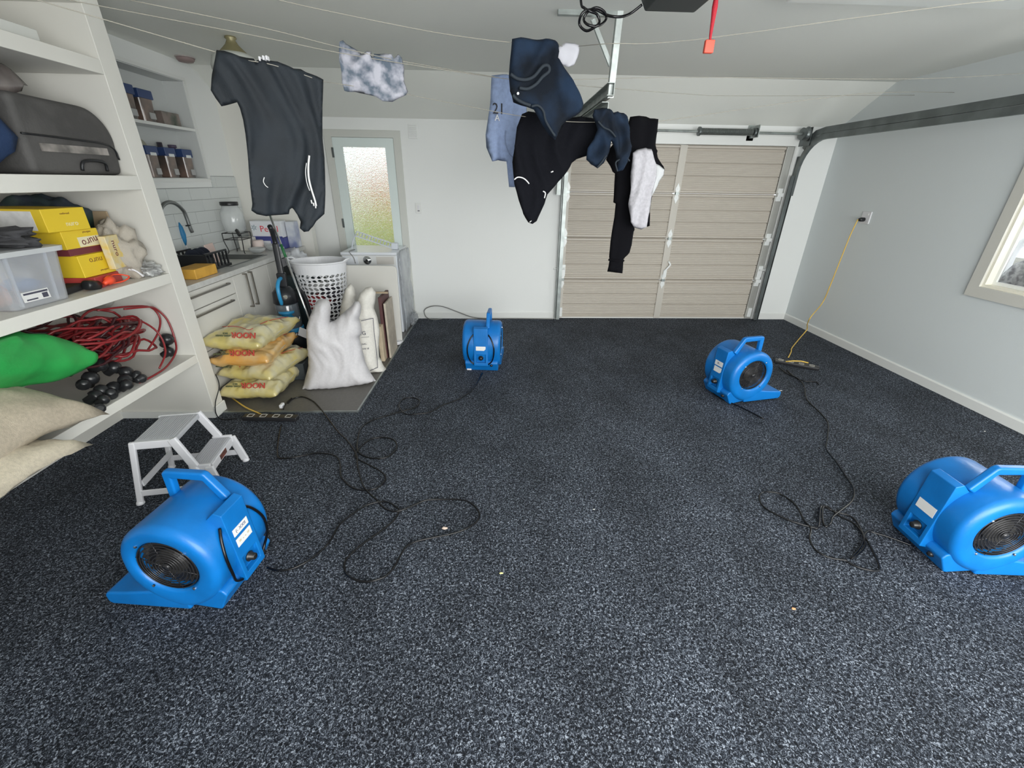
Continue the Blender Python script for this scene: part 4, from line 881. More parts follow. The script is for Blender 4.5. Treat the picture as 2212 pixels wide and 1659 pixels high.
def jar(y, z, h_, w_, label, tall=True, xx=-.09):
    t = thing('storage_jar', label, 'jar', (XL + xx, y, z), 0, 'storage jars in the recessed shelf')
    b = bm_new(); A = [rr_ring(b, w_ * .9, w_ * .9, 0, .02), rr_ring(b, w_, w_, h_ * .72, .02)]
    for k in range(len(A[0])): b.faces.new((A[0][k], A[0][(k + 1) % len(A[0])], A[1][(k + 1) % len(A[0])], A[1][k]))
    b.faces.new(A[0][::-1]); b.faces.new(A[1]); mk('jar_body', b, JG, t)
    mk('lid', box(bm_new(), (-w_ * .54, -w_ * .54, h_ * .72), (w_ * .54, w_ * .54, h_)), JL, t, bevel=.006)
    mk('label_patch', box(bm_new(), (w_ * .47, -w_ * .05, h_ * .10), (w_ * .505, w_ * .38, h_ * .30)), mat('grey_label', (.40, .40, .40), .5), t)
    if tall: mk('lid_clip', box(bm_new(), (w_ * .5, -w_ * .25, h_ * .70), (w_ * .56, w_ * .3, h_ * .80)), mat('clip_white', (.75, .78, .78), .3), t, bevel=.003)
z1, z2 = NZ0 + .011, NZ0 + .423
jar(4.11, z1, .235, .125, 'blue-lidded jar on the lower recessed shelf, nearest the shelving unit'); jar(4.33, z1, .235, .125, 'blue-lidded jar in the middle of the lower recessed shelf'); jar(4.56, z1, .235, .125, 'blue-lidded jar at the far end of the lower recessed shelf')
jar(4.00, z2, .235, .16, 'large blue-lidded jar on the upper recessed shelf, nearest the shelving unit', False); jar(4.21, z2, .225, .15, 'large blue-lidded jar in the middle of the upper recessed shelf', False)
cardbox('food_tub', 'low dark food tub at the far end of the upper recessed shelf', (XL - .09, 4.47, z2), (.14, .22, .10), 0, mat('tub_dark', (.06, .08, .06), .4, col2=(.25, .2, .18), scale=22), 'tub')
b = lathe(bm_new(), [(.035, 0), (.045, .01), (.045, .19), (.02, .24), (.02, .28)], 16); tag(mk('dark_bottle', b, mat('dark_bottle', (.04, .035, .05), .3), smooth=True, loc=(XL - .155, 4.42, z1)), 'tall dark bottle behind the jars of the lower recessed shelf', 'bottle')
b = lathe(bm_new(), [(.022, 0), (.022, .24), (.035, .25), (.035, .27)], 12); tag(mk('peg_bottle', b, mat('mauve_bottle', (.10, .08, .13), .4), smooth=True, loc=(XL - .16, 4.585, z1)), 'narrow mauve bottle behind the far jar of the lower recessed shelf', 'bottle')
tag(pillow('cream_pouch', (.05, .16, .2), mat('cream_pouch', (.38, .38, .30), .5), mx=T3((XL - .15, 4.16, z1 + .19), 0, 0, 0)), 'cream pouch behind the near jar of the lower recessed shelf', 'pouch')

# worktop objects
ZW = .946
ds = thing('drinks_dispenser', 'clear glass drinks dispenser with black lid on a wire stand', 'dispenser', (-2.62, 4.66, ZW))
GLZ = mat('jar_glass', (.75, .78, .78), .15, alpha=.55, coat=.5, col2=(.5, .53, .53), scale=14)
mk('glass_body', lathe(bm_new(), [(.07, .20), (.095, .22), (.105, .30), (.10, .38), (.075, .43), (.07, .45)], 24), GLZ, ds, smooth=True)
mk('lid', lathe(bm_new(), [(.078, .448), (.08, .452), (.08, .478), (.076, .482)], 24), BLACK, ds, smooth=True)
mk('spigot', beam(bm_new(), (.06, -.09, .23), (.1, -.13, .18), .025, .02), BLACK, ds)
b = bm_new()
for z in (.195, .135): tube(b, [(.09, -.09, z), (.09, .09, z), (-.09, .09, z), (-.09, -.09, z)], .004, 6, closed=True)
for sx in (1, -1):
    for sy in (1, -1): tube(b, [(sx * .09, sy * .09, .195), (sx * .09, sy * .09, .12), (sx * .075, sy * .075, .03), (sx * .085, sy * .085, 0)], .0045, 6, sub=3)
mk('wire_stand', b, BLACK, ds, smooth=True)
tag(mk('pink_tub', lathe(bm_new(), [(.05, 0), (.055, .01), (.055, .10), (.05, .105)], 20), mat('pale_pink', (.72, .60, .56), .4), smooth=True, loc=(-2.50, 4.80, ZW)), 'pale pink round tub beside the wire stand', 'tub')
tag(mk('cream_canister', box(bm_new(), (-.06, -.07, 0), (.06, .07, .13)), mat('cream_enamel', (.66, .65, .60), .4), bevel=.01, loc=(-2.62, 4.83, ZW)), 'cream canister behind the pink tub on the worktop', 'canister')
def bowl(loc, r, h_, label): tag(mk('glass_bowl', lathe(bm_new(), [(r * .5, 0), (r * .9, h_ * .5), (r, h_), (r * .94, h_), (r * .8, h_ * .4), (.01, .008)], 20), GLZ, smooth=True, loc=loc), label, 'bowl', 'glass bowls by the sink')
bowl((-2.44, 4.64, ZW), .08, .05, 'wide clear glass bowl at the sink end of the worktop'); bowl((-2.38, 4.83, ZW), .075, .06, 'clear glass bowl in front of the washing powder box')
PW = mat('powder_box_white', (.76, .78, .82), .5); PB = mat('powder_box_navy', (.07, .08, .28), .5); PR = mat('lettering_red', (.72, .03, .05), .5)
cardbox('washing_powder', 'white carton with red lettering on the worktop by the nib wall', (-2.46, 5.02, ZW + .115), (.32, .13, .165), 0, PW, texts=(('f', 'Persil', .088, PR, .03, .085, 0), ('f', 'SENSITIVE', .012, PR, .05, .025, 0)), parts=(('f', -.155, .155, .0, .012, PB, 'navy_band'),))
# star mark on the carton
st = [o for o in bpy.data.objects if o.name.startswith('washing_powder')][0]
b = bm_new()
for k in range(6): a = k * pi / 3 + .3; beam(b, (-.125 + .008 * cos(a), -.0660, .10 + .008 * sin(a)), (-.125 + .028 * cos(a), -.0660, .10 + .028 * sin(a)), .006, .001, side=(0, 1, 0))
mk('star_mark', b, mat('teal_print', (.10, .22, .25), .5), st)
cardbox('powder_carton', 'navy and white carton under the red-lettered washing powder box', (-2.46, 5.03, ZW), (.34, .15, .113), 0, PB, parts=(('f', -.15, .02, .03, .08, PW, 'white_panel'), ('f', -.15, .15, .0, .02, PW, 'white_panel')))
cardbox('tall_carton', 'tall blue and white carton at the end of the worktop', (-2.245, 5.10, ZW), (.085, .13, .27), 0, mat('blue_white_card', (.60, .63, .68), .5, col2=(.20, .24, .42), scale=16))
dr = thing('dish_rack', 'black dish rack with upright slots on the worktop near the tap', 'dish rack', (-2.50, 3.80, ZW))
b = bm_new(); box(b, (-.17, -.16, 0), (.17, .16, .02)); box(b, (-.17, -.17, 0), (.17, -.155, .13)); box(b, (.05, -.155, .02), (.15, -.03, .09))
for k in range(7):
    y = -.15 + k * .05; beam(b, (.15, y, .02), (.15, y, .13), .012, .012); beam(b, (-.15, y, .02), (-.15, y, .13), .012, .012)
for s_ in (.15, -.15): beam(b, (s_, -.155, .13), (s_, .155, .13), .014, .014, side=(0, 0, 1))
mk('rack_frame', b, BLACK, dr)
for k in range(3): tag(mk('dark_plate' if True else '', lathe(bm_new(), [(.02, -.003), (.062, .0), (.068, .008), (.062, .005), (.02, .003)], 24, T3((-2.50, 3.74 + k * .07, ZW + .092), pi / 2 - .15, 0, 0)), mat('plate_dark', (.03, .035, .05), .25), smooth=True), ('small dark plate nearest the shelving unit in the dish rack', 'small dark plate in the middle of the dish rack', 'small dark plate at the tap end of the dish rack')[k], 'plate', 'plates in the black dish rack')
tag(mk('bamboo_tray', box(bm_new(), (-.09, -.14, 0), (.07, .13, .075)), mat('orange_wood', (.62, .34, .05), .6, var=.1), bevel=.006, loc=(-2.31, 3.46, ZW)), 'orange wooden caddy box on the near end of the worktop', 'box')
tag(mk('chopping_board', box(bm_new(), (-.006, -.09, 0), (.006, .09, .17), T3((-2.5, 4.02, ZW), 0, -.15, .2)), mat('pink_board', (.68, .52, .47), .5), bevel=.004), 'small pale pink chopping board upright beside the dish rack', 'board')
bz = thing('dish_brush', 'blue dish brush on the tiles above the sink', 'brush', (-2.79, 4.12, 1.18))
mk('brush_head', lathe(bm_new(), [(.004, -.10), (.018, -.06), (.026, 0), (.02, .06), (.005, .1)], 14), mat('bright_blue', (.02, .20, .42), .5), bz, smooth=True); mk('brush_stem', tube(bm_new(), [(0, 0, -.09), (.01, .01, -.2)], .006, 8), WPLAS, bz)

# ------------------------------------------------------------------ washing machine, racks and boards
wm = thing('washing_machine', 'white front-loading washing machine in front of the glazed door', 'washing machine', (-1.385, 5.17, .009)); WA = mat('appliance_enamel', (.74, .77, .82), .22, coat=.3)
mk('cabinet', box(bm_new(), (-.30, -.28, 0), (.30, .28, .885)), WA, wm, bevel=.008); mk('top_lid', box(bm_new(), (-.305, -.29, .886), (.305, .285, .915)), WA, wm, bevel=.006)
mk('control_panel', box(bm_new(), (-.29, -.293, .775), (.29, -.28, .885)), mat('panel_silver', (.66, .67, .67), .3), wm)
mk('detergent_drawer', box(bm_new(), (-.28, -.30, .785), (-.12, -.292, .875)), WA, wm); mk('display', box(bm_new(), (.08, -.296, .79), (.27, -.292, .87)), mat('display_dim', (.55, .53, .50), .2), wm)
mk('program_dial', lathe(bm_new(), [(.045, 0), (.045, .004), (.032, .006), (.03, .022), (.012, .024)], 24, T3((-.02, -.293, .832), pi / 2, 0, 0)), CHROME, wm, smooth=True); mk('dial_cap', lathe(bm_new(), [(.016, 0), (.014, .004)], 16, T3((-.02, -.316, .832), pi / 2, 0, 0)), BLACK, wm)
mk('door_ring', lathe(bm_new(), [(.20, 0), (.20, .01), (.15, .02), (.14, .005)], 36, T3((0, -.281, .45), pi / 2, 0, 0)), mat('panel_silver', (0, 0, 0)), wm, smooth=True)
mk('cable', tube(bm_new(), [(-.2, -.10, .918), (-.22, -.22, .92), (-.20, -.29, .912), (-.16, -.305, .86), (-.15, -.305, .80)], .004, 6, sub=4), mat('grey_cable', (.2, .2, .19)), wm, smooth=True)
rk = thing('folding_rack', 'white folding airer rack leaning on top of the washing machine', 'rack', (-1.38, 5.20, .925)); RKM = mat('rack_white', (.62, .66, .72), .35)
ax_, bx_ = Vector((-.20, -.02, .18)), Vector((.24, -.06, .045))
b = bm_new(); beam(b, ax_ + Vector((0, .035, 0)), bx_ + Vector((0, .035, 0)), .012, .012); beam(b, ax_ - Vector((0, .035, 0.04)), bx_ - Vector((0, .035, 0.04)), .012, .012); mk('side_bar', b, RKM, rk)
for k in range(14): p = ax_.lerp(bx_, k / 13); mk('rung', beam(bm_new(), p + Vector((0, .035, 0)), p - Vector((0, .035, .04)), .010, .008, side=(0, 0, 1)), RKM, rk)
mk('leg', tube(bm_new(), [(-.20, -.02, .16), (-.24, -.05, .08), (-.26, -.06, 0)], .006, 6), RKM, rk); mk('leg', tube(bm_new(), [(.24, -.06, .06), (.26, -.08, .0)], .008, 6), RKM, rk); mk('hinge_block', box(bm_new(), (.20, -.10, .0), (.27, -.03, .07)), RKM, rk, bevel=.006)
# plastic sheeting on the right of the machine
PLS = mat('clear_sheeting', (.62, .66, .70), .18, alpha=.45, coat=.7, col2=(.45, .48, .52), scale=12, bump=.6)
tag(puff('plastic_sheet', [(0, 0), (.55, 0), (.56, .3), (.54, .9), (.03, .93), (-.02, .5)], plane_map((0, 0), (-1.055, 4.88, .01), (0, 1, 0), (1, 0, 0)), .006, PLS, fold=.02, res=.04, fscale=(9, 2), seed=3), 'clear plastic sheeting draped down the right side of the washing machine', 'plastic sheet')
lump('plastic_scrunch', 'scrunched clear plastic bunched on the floor by the baseboard', 'plastic', (-1.03, 5.28, .06), (.035, .14, .065), PLS, .6, 4)
# white board
wb = tag(mk('table_top', bm_new(), None), 'x', 'x') if False else None
b = bm_new(); poly = []
for cx_, cz_, a0 in ((.27, .79, 0), (-.27, .79, pi / 2), (-.27, .04, pi), (.27, .04, 1.5 * pi)):
    for k in range(6): a = a0 + pi / 2 * k / 5; poly.append((cx_ + .04 * cos(a), cz_ + .04 * sin(a)))
prism(b, poly, -.014, .014)
for v_ in b.verts: v_.co = T3((-1.335, 4.515, .012), radians(-4), 0, radians(-2)) @ v_.co
tag(mk('folding_tabletop', b, mat('cream_laminate', (.66, .65, .61), .4), bevel=.006), 'cream rounded tabletop panel leaning against the washing machine front', 'panel')
b = bm_new(); rnd = random.Random(3)
for k in range(6): tube(b, [(.06 * cos(a) * (1 + .1 * k % 2), .03 * sin(a), .012 + .006 * k) for a in [2 * pi * q / 14 for q in range(14)]], .0045, 6, closed=True)
tag(mk('coiled_white_cord', b, WPLAS, smooth=True, loc=(-1.10, 4.46, .009)), 'coiled white cord on the vinyl at the foot of the cream panel', 'cord')
# narrow brown boards and cartons behind the sacks
for (nm, lab, x, y, w_, d_, h_, c_) in (('brown_board', 'dark brown board standing behind the printed white sack', -1.105, 4.23, .03, .32, .62, (.09, .035, .035)), ('pale_carton', 'flat pale carton standing against the dark brown board', -1.065, 4.22, .02, .30, .56, (.45, .40, .33)), ('red_carton', 'slim cream and red carton at the foot of the brown board', -1.12, 4.03, .04, .10, .36, (.55, .45, .32))):
    tag(mk(nm, box(bm_new(), (-w_ / 2, -d_ / 2, 0), (w_ / 2, d_ / 2, h_)), mat(nm, c_, .6, var=.1), bevel=.003, loc=(x, y, .009)), lab, 'board' if 'board' in nm else 'carton')
tag(mk('wooden_slat', box(bm_new(), (-.09, -.012, .63), (.03, .012, .645)), mat('raw_wood', (.42, .33, .22), .7), loc=(-1.08, 4.20, .009)), 'short raw wood slat lying on top of the brown board', 'slat')

# laundry basket
bk = thing('laundry_basket', 'tall white plastic laundry basket with leaf-shaped holes', 'basket', (-1.70, 4.30, .33))
me = bm_new(); H = .60
def brad(z): return .165 + .085 * (z / H) ** .9
n, rows = 26, 12
zs0, zs1 = .03, .50
def bp_(a, z, off=0): r = brad(z) + off; return Vector((r * cos(a), r * sin(a) * .86, z))
def bquad(vs):
    me.faces.new([me.verts.new(v) for v in vs])
# band rings top and bottom
for k in range(52):
    a0, a1 = 2 * pi * k / 52, 2 * pi * (k + 1) / 52
    bquad([bp_(a0, zs1), bp_(a1, zs1), bp_(a1, H), bp_(a0, H)]); bquad([bp_(a0, 0), bp_(a1, 0), bp_(a1, zs0), bp_(a0, zs0)]); bquad([Vector((0, 0, 0)), bp_(a1, 0), bp_(a0, 0), bp_(a0, 0) * .5])
for r in range(rows):
    z0 = zs0 + (zs1 - zs0) * r / rows; z1_ = zs0 + (zs1 - zs0) * (r + 1) / rows
    for k in range(n):
        a0, a1 = 2 * pi * k / n, 2 * pi * (k + 1) / n
        am, zm = (a0 + a1) / 2, (z0 + z1_) / 2; da, dz = (a1 - a0) * .47, (z1_ - z0) * .34; sl = .5 if r % 2 else -.5
        hole = []
        for q in range(8):
            t_ = 2 * pi * q / 8; u = cos(t_); v = sin(t_) * (1.18 - .35 * abs(u)); hole.append((am + da * u, zm + dz * v * 1.02 + sl * dz * u))
        cell = [(a1, zm), (a1, z1_), (am, z1_), (a0, z1_), (a0, zm), (a0, z0), (am, z0), (a1, z0)]
        for q in range(8):
            q2 = (q + 1) % 8; bquad([bp_(*hole[q]), bp_(*cell[q]), bp_(*cell[q2]), bp_(*hole[q2])])
bmesh.ops.remove_doubles(me, verts=me.verts[:], dist=.0008)
o = mk('basket_wall', me, mat('basket_white', (.76, .77, .80), .35), bk, smooth=False); so = o.modifiers.new('s', 'SOLIDIFY'); so.thickness = .003
b = bm_new(); tube(b, [bp_(2 * pi * k / 48, H, .006) for k in range(48)], .009, 8, closed=True); mk('rim', b, mat('basket_white', (0, 0, 0)), bk, smooth=True)
for s_ in (1, -1): mk('handle', tube(bm_new(), [bp_(s_ * .3 + (0 if s_ > 0 else pi + .6) - .3 + d, H, o2) + Vector((0, 0, z)) for d, o2, z in ((-.28, .004, 0), (-.2, .03, .02), (0, .04, .025), (.2, .03, .02), (.28, .004, 0))], .008, 8, sub=3), mat('basket_white', (0, 0, 0)), bk, smooth=True)
for i, (x, y, z, s_, c_, lab) in enumerate(((-.05, -.03, .20, (.12, .11, .08), (.30, .02, .03), 'dark red'), (.05, .03, .13, (.13, .12, .09), (.03, .03, .035), 'black'), (.08, -.05, .31, (.10, .09, .05), (.03, .03, .04), 'charcoal'), (-.06, .05, .33, (.12, .1, .05), (.5, .5, .5), 'light grey'))):
    lump('folded_garment', '%s crumpled garment inside the laundry basket' % lab, 'laundry', (-1.70 + x, 4.30 + y, .33 + z), s_, mat('laundry%d' % i, c_, .9), .35, i + 2)
bx = thing('basket_crate', 'low dark crate under the white laundry basket', 'crate', (-1.70, 4.30, .009)); mk('crate_body', box(bm_new(), (-.17, -.15, 0), (.17, .15, .315)), mat('crate_dark', (.04, .05, .055), .6), bx, bevel=.006)

# upright vacuum cleaner
VB = mat('vacuum_black', (.016, .018, .022), .3); VBL = mat('vacuum_blue', (.03, .28, .55), .35); VC = mat('vacuum_smoke', (.10, .12, .14), .15, coat=.8)
vc = thing('vacuum_cleaner', 'black upright vacuum cleaner with blue handle, dust cup and base', 'vacuum cleaner', (-1.97, 4.02, .009), radians(-75))
mk('floor_head', prism(bm_new(), [(-.16, 0), (.16, 0), (.16, .05), (.08, .095), (-.08, .11), (-.16, .09)], -.15, .15), VB, vc, bevel=.012); mk('head_stripe', box(bm_new(), (-.03, -.152, .05), (.05, .152, .075)), VBL, vc)
mk('wheel', lathe(bm_new(), [(.075, -.02), (.08, -.015), (.08, .015), (.075, .02)], 24, T3((-.10, -.165, .082), pi / 2, 0, 0)), VB, vc, smooth=True); mk('wheel', lathe(bm_new(), [(.075, -.02), (.08, -.015), (.08, .015), (.075, .02)], 24, T3((-.10, .165, .082), pi / 2, 0, 0)), VB, vc, smooth=True)
mk('motor_body', lathe(bm_new(), [(.10, .10), (.115, .14), (.115, .26), (.10, .30)], 24, T3((-.04, 0, 0))), VB, vc, smooth=True)
mk('dust_cup', lathe(bm_new(), [(.10, .30), (.105, .31), (.10, .56), (.095, .57)], 24, T3((-.04, 0, 0))), VC, vc, smooth=True); mk('filter_cone', lathe(bm_new(), [(.075, .40), (.08, .41), (.05, .48), (.07, .49), (.07, .51)], 20, T3((.025, 0, 0))), VBL, vc, smooth=True)
mk('cup_base_ring', lathe(bm_new(), [(.108, .30), (.112, .305), (.112, .335), (.108, .34)], 24, T3((-.04, 0, 0))), VBL, vc, smooth=True)
mk('cup_lid', lathe(bm_new(), [(.10, .57), (.11, .58), (.10, .68), (.06, .72)], 24, T3((-.04, 0, 0))), VB, vc, smooth=True)
mk('carry_handle', tube(bm_new(), [(.055, -.02, .58), (.085, -.02, .66), (.075, -.02, .74), (.03, -.01, .79), (-.04, 0, .80)], .017, 8, sub=4), VBL, vc, smooth=True)
mk('spine', beam(bm_new(), (-.10, 0, .25), (-.09, 0, .84), .06, .08), VB, vc, bevel=.01); mk('spine', beam(bm_new(), (-.09, 0, .80), (-.12, .0, 1.10), .05, .05), VB, vc, bevel=.01)
mk('grip', tube(bm_new(), [(-.12, 0, 1.05), (-.13, 0, 1.12), (-.10, 0, 1.20), (-.05, 0, 1.25)], .022, 10, sub=3), VB, vc, smooth=True)
mk('hose', tube(bm_new(), [(-.06, .11, .70), (-.08, .16, .62), (-.08, .18, .45), (-.06, .17, .30), (-.05, .13, .2)], .02, 10, sub=4), VB, vc, smooth=True); mk('silver_badge', lathe(bm_new(), [(.022, 0), (.02, .004)], 16, T3((.058, .02, .645), 0, pi / 2, 0)), CHROME, vc)
# mop pole
mp_ = thing('mop_pole', 'thin silver mop pole with green sections leaning in the kitchenette', 'pole', (-1.76, 3.96, .009)); A = Vector((.02, .0, .0)); top = on(582, 462, 1, 4.15) - Vector((-1.76, 3.96, .009)); bot = on(668, 690, 1, 3.95) - Vector((-1.76, 3.96, .009)); dirv = (bot - top).normalized(); bot = top + dirv * ((top.z - .02) / -dirv.z)
mk('tube', tube(bm_new(), [top, bot], .010, 8), CHROME, mp_, smooth=True); mk('green_sleeve', tube(bm_new(), [top.lerp(bot, .19), top.lerp(bot, .27)], .013, 8), mat('green_plastic', (.02, .15, .05), .5), mp_, smooth=True); mk('green_cap', tube(bm_new(), [top - dirv * .03, top], .013, 8), mat('green_plastic', (0, 0, 0)), mp_, smooth=True)
lump('grocery_bag', 'white plastic carrier bag hanging between the vacuum and the basket', 'plastic bag', (-2.10, 4.75, .84), (.10, .08, .12), mat('thin_white_plastic', (.66, .68, .72), .3, coat=.3), .4, 12)
tag(mk('white_card', box(bm_new(), (-.05, -.004, -.04), (.05, .004, .05), T3((-1.78, 3.86, .34), .2, .45, 0)), WPLAS), 'small white card between the vacuum cleaner and the front sack', 'card')
tag(mk('dark_backing_box', box(bm_new(), (-.14, -.15, 0), (.14, .15, .72)), mat('teal_black_backing', (.022, .04, .045), .5), bevel=.02, loc=(-2.05, 4.66, .009)), 'added dark teal box filling the dark background behind the vacuum cleaner', 'bin')  # box put in to fill the dark background behind the vacuum
tag(mk('dark_crate', box(bm_new(), (-.16, -.12, 0), (.10, .12, .16)), mat('crate_dark', (0, 0, 0)), bevel=.01, loc=(-1.80, 3.66, .009)), 'low dark crate behind the front sack beside the rice bags', 'crate')

# sacks
SACK = mat('white_woven_sack', (.60, .585, .60), .6, bump=.12, scale=220, var=.03, coat=.1)
SACK2 = mat('cream_woven_sack', (.68, .66, .61), .65, bump=.12, scale=220, var=.04)
def sack(name, label, pxs, P0, U, T, m, seed, fold=.016, group='white sacks on the vinyl'):
    U = Vector(U).normalized(); N = Vector((U.y, -U.x, 0))
    ol = px_outline(pxs, P0, U, N); zmin = min(v for u, v in ol)
    dz = max(0, -zmin)
    Pm = Vector(P0)
    def mp(u, v, d):
        lean = .0; z = max(v, .0)
        return Pm + U * u + Vector((0, 0, z + .012)) + N * (d + .05 * (1 - min(1, z / .6)))
    o = puff(name, ol, mp, T, m, res=.022, edge=.16, fold=fold, fscale=(14, 3.0), seed=seed); tag(o, label, 'sack', group); return o
fs = sack('sack', 'front white sack with two twisted ears standing on the grey vinyl', [(657,838),(662,815),(668,790),(667,760),(664,735),(663,710),(668,692),(676,672),(682,657),(690,650),(703,649),(713,655),(716,668),(714,685),(713,699),(722,697),(735,685),(748,674),(760,663),(768,654),(776,654),(781,664),(780,678),(776,690),(781,705),(783,720),(777,730),(783,755),(790,780),(800,802),(813,820),(790,826),(760,831),(720,837),(690,839)], (-1.38, 3.50, 0), (.583, .11, 0), .125, SACK, 1)
s2 = sack('sack', 'white sack with printed dark frame at the right edge of the vinyl', [(765,810),(762,760),(765,700),(768,680),(775,665),(772,650),(778,636),(790,625),(803,622),(812,634),(811,652),(808,668),(816,688),(821,715),(819,745),(820,770),(828,787),(838,802),(815,806),(790,808)], (-1.15, 3.80, 0), (.5, .12, 0), .085, SACK2, 2)
s3 = sack('sack', 'cream sack with a pointed tied top behind the front sack', [(728,800),(730,740),(733,690),(736,665),(742,640),(748,625),(758,614),(766,626),(771,640),(768,655),(772,680),(775,720),(775,800)], (-1.30, 3.98, 0), (.5, .06, 0), .08, SACK2, 3)
b = bm_new(); P = [(-.165, .62), (-.02, .62), (.035, .60), (.075, .07), (-.19, .04)]
# printed frame on the second sack
U = Vector((.5, .12, 0)).normalized(); N = Vector((U.y, -U.x, 0)); P0 = Vector((-1.15, 3.80, 0))
fr_ = [(x, y) for x, y in ((780, 692), (806, 686), (808, 715), (813, 755), (816, 792), (800, 799))]
ol = px_outline(fr_, P0 + N * .11, U, N); pts = [P0 + N * .128 + U * u + Vector((0, 0, v)) for u, v in ol]
fo = mk('printed_frame', bm_new(), INK, s2); 
bb = bm_new()
for p, q in zip(pts, pts[1:]): beam(bb, p, q, .005, .002, side=N)
bb.to_mesh(fo.data); bb.free()
for s_, sz, x, y in (('KG', .05, 782, 719), ('NAL', .022, 787, 742), ('15/8 18', .022, 789, 752), ('========', .014, 789, 727)):
    u, v = px_outline([(x, y)], P0 + N * .11, U, N)[0]; text_obj('lettering', s_, sz, INK, s2, P0 + N * .129 + U * u + Vector((0, 0, v)), U, (0, 0, 1))

# rice bags
RICE = mat('rice_bag_yellow', (.62, .52, .18), .28, coat=.8, col2=(.58, .54, .36), scale=12, vscale=5, bump=.7)
RICEO = mat('rice_bag_orange', (.66, .33, .07), .28, coat=.8, col2=(.64, .46, .22), scale=12, vscale=5, bump=.7)
RED2 = mat('rice_red', (.50, .07, .05), .5); GRN2 = mat('rice_olive', (.14, .16, .08), .5)
SLV = mat('rice_bag_clear', (.48, .46, .38), .2, coat=.8)
for i, (x, y, z, rz, sz, m_, lab, tx) in enumerate(((-1.955, 3.38, .098, .0, (.44, .62, .175), RICE, 'yellow rice bag lying at the bottom of the pile', (.04, 'NOOR')), (-1.925, 3.44, .232, -.16, (.44, .64, .165), RICE, 'yellow and clear rice bag turned to the right, second from the bottom', (-.05, '')), (-1.98, 3.40, .365, .04, (.43, .60, .165), RICEO, 'orange rice bag third from the bottom of the pile', (.02, 'NOOR')), (-1.985, 3.43, .505, -.06, (.45, .66, .175), RICE, 'yellow rice bag with a red printed line, topmost of the pile', (.10, 'NOOR')))):
    t = thing('rice_bag', lab, 'bag', (x, y, z), rz, 'rice bags piled behind the shelving unit')
    pillow('bag_body', sz, m_, t, seed=i + 20, noise_amp=.03, power=.40, corner=.04, n=34)
    # printed window band and seam tail
    L, W, H_ = sz
    top_z = lambda u, v: H_ / 2 * max(0, (1 - abs(u) ** 3) * (1 - abs(v) ** 3)) ** .42
    P = [(u * L / 2, v * W / 2, top_z(u, v) + .004) for u, v in ((-.75, -.35), (-.3, -.42), (.1, -.5), (.45, -.6), (.5, -.2), (.62, .2), (.8, .7))]
    mk('printed_line', tube(bm_new(), P, .0028, 5, sub=3), RED2, t, smooth=True)
    mk('sewn_edge', tube(bm_new(), [(L / 2 * .93, v * W / 2, .004 * sin(v * 9)) for v in [q / 6 for q in range(-6, 7)]], .004, 5), SLV, t, smooth=True)
    mk('seam_thread', tube(bm_new(), [(L / 2 * .93, W / 2, 0), (L / 2 * .97, W / 2 + .01, .01), (L / 2 * 1.0, W / 2 + .005, .03)], .0025, 5, sub=2), LABELW, t)
    if tx:
        v0 = -.80; tilt = Vector((0, -.55, -.83)).normalized() if False else None
        n_ = Vector((0, -.86, .50)).normalized(); r_ = Vector((-1, 0, 0)); u_ = n_.cross(r_).normalized()
        c_ = Vector((tx[0], v0 * W / 2 - .018, top_z(0, v0) * .93 + .006))
        text_obj('lettering', tx[1] or 'x', .062 if tx[1] else .01, RED2, t, c_, r_, u_, .004, bold=.001); text_obj('small_lettering', 'X - LONG GRAIN\nRICE', .018, GRN2, t, c_ + Vector((-.14, 0, .002)), r_, u_, .004)

# ------------------------------------------------------------------ folding step stool
ST = mat('stool_white', (.72, .72, .75), .4); TR = mat('stool_tread_grey', (.48, .49, .52), .55, bump=.3, scale=10, stretch=(1, 60, 1))
t = thing('step_stool', 'white plastic folding two-step stool behind the left air mover', 'step stool', (-1.835, 2.125, 0), radians(9))
def tread(x0, x1, hy, z, nm):
    b = box(bm_new(), (x0, -hy, z - .028), (x1, hy, z)); mk(nm, b, TR, t, bevel=.006)
    for k in range(int((x1 - x0) / .012) - 1): mk('tread_rib', box(bm_new(), (x0 + .008 + k * .012, -hy + .012, z), (x0 + .013 + k * .012, hy - .012, z + .0018)), TR, t)
tread(-.10, .10, .135, .382, 'top_tread'); tread(.115, .225, .135, .205, 'lower_tread')
for s_ in (1, -1):
    y = s_ * .145; e = s_ * .012
    b = bm_new()
    beam(b, (-.102, y, .38), (-.165, y + e * 2, .012), .030, .022); mk('rear_leg', b, ST, t, bevel=.006)
    b = bm_new(); beam(b, (.085, y, .385), (.155, y + e, .20), .045, .022); beam(b, (.145, y + e, .21), (.175, y + 2 * e, .10), .035, .02); mk('front_leg', b, ST, t, bevel=.006)
    b = bm_new(); beam(b, (.22, y + e, .195), (.255, y + 2 * e, .012), .045, .02); mk('front_foot_leg', b, ST, t, bevel=.006)
    mk('side_rail', beam(bm_new(), (-.105, y, .36), (.095, y, .36), .045, .016), ST, t, bevel=.004); mk('side_rail', beam(bm_new(), (.12, y + e * .5, .185), (.228, y + e * .5, .185), .05, .016), ST, t, bevel=.004)
    mk('lower_brace', beam(bm_new(), (-.155, y + e * 2, .07), (.24, y + e * 2, .07), .036, .010), ST, t, bevel=.003)
    for x in (-.167, .257): mk('foot', lathe(bm_new(), [(.018, 0), (.021, .004), (.017, .018), (.010, .022)], 12, T3((x, y + e * 2, 0))), ST, t, smooth=True)
mk('cross_brace', beam(bm_new(), (-.13, -.15, .12), (-.13, .15, .12), .034, .008, side=(1, 0, 0)), ST, t)
mk('front_apron', box(bm_new(), (.222, -.135, .15), (.230, .135, .195)), ST, t, bevel=.003)
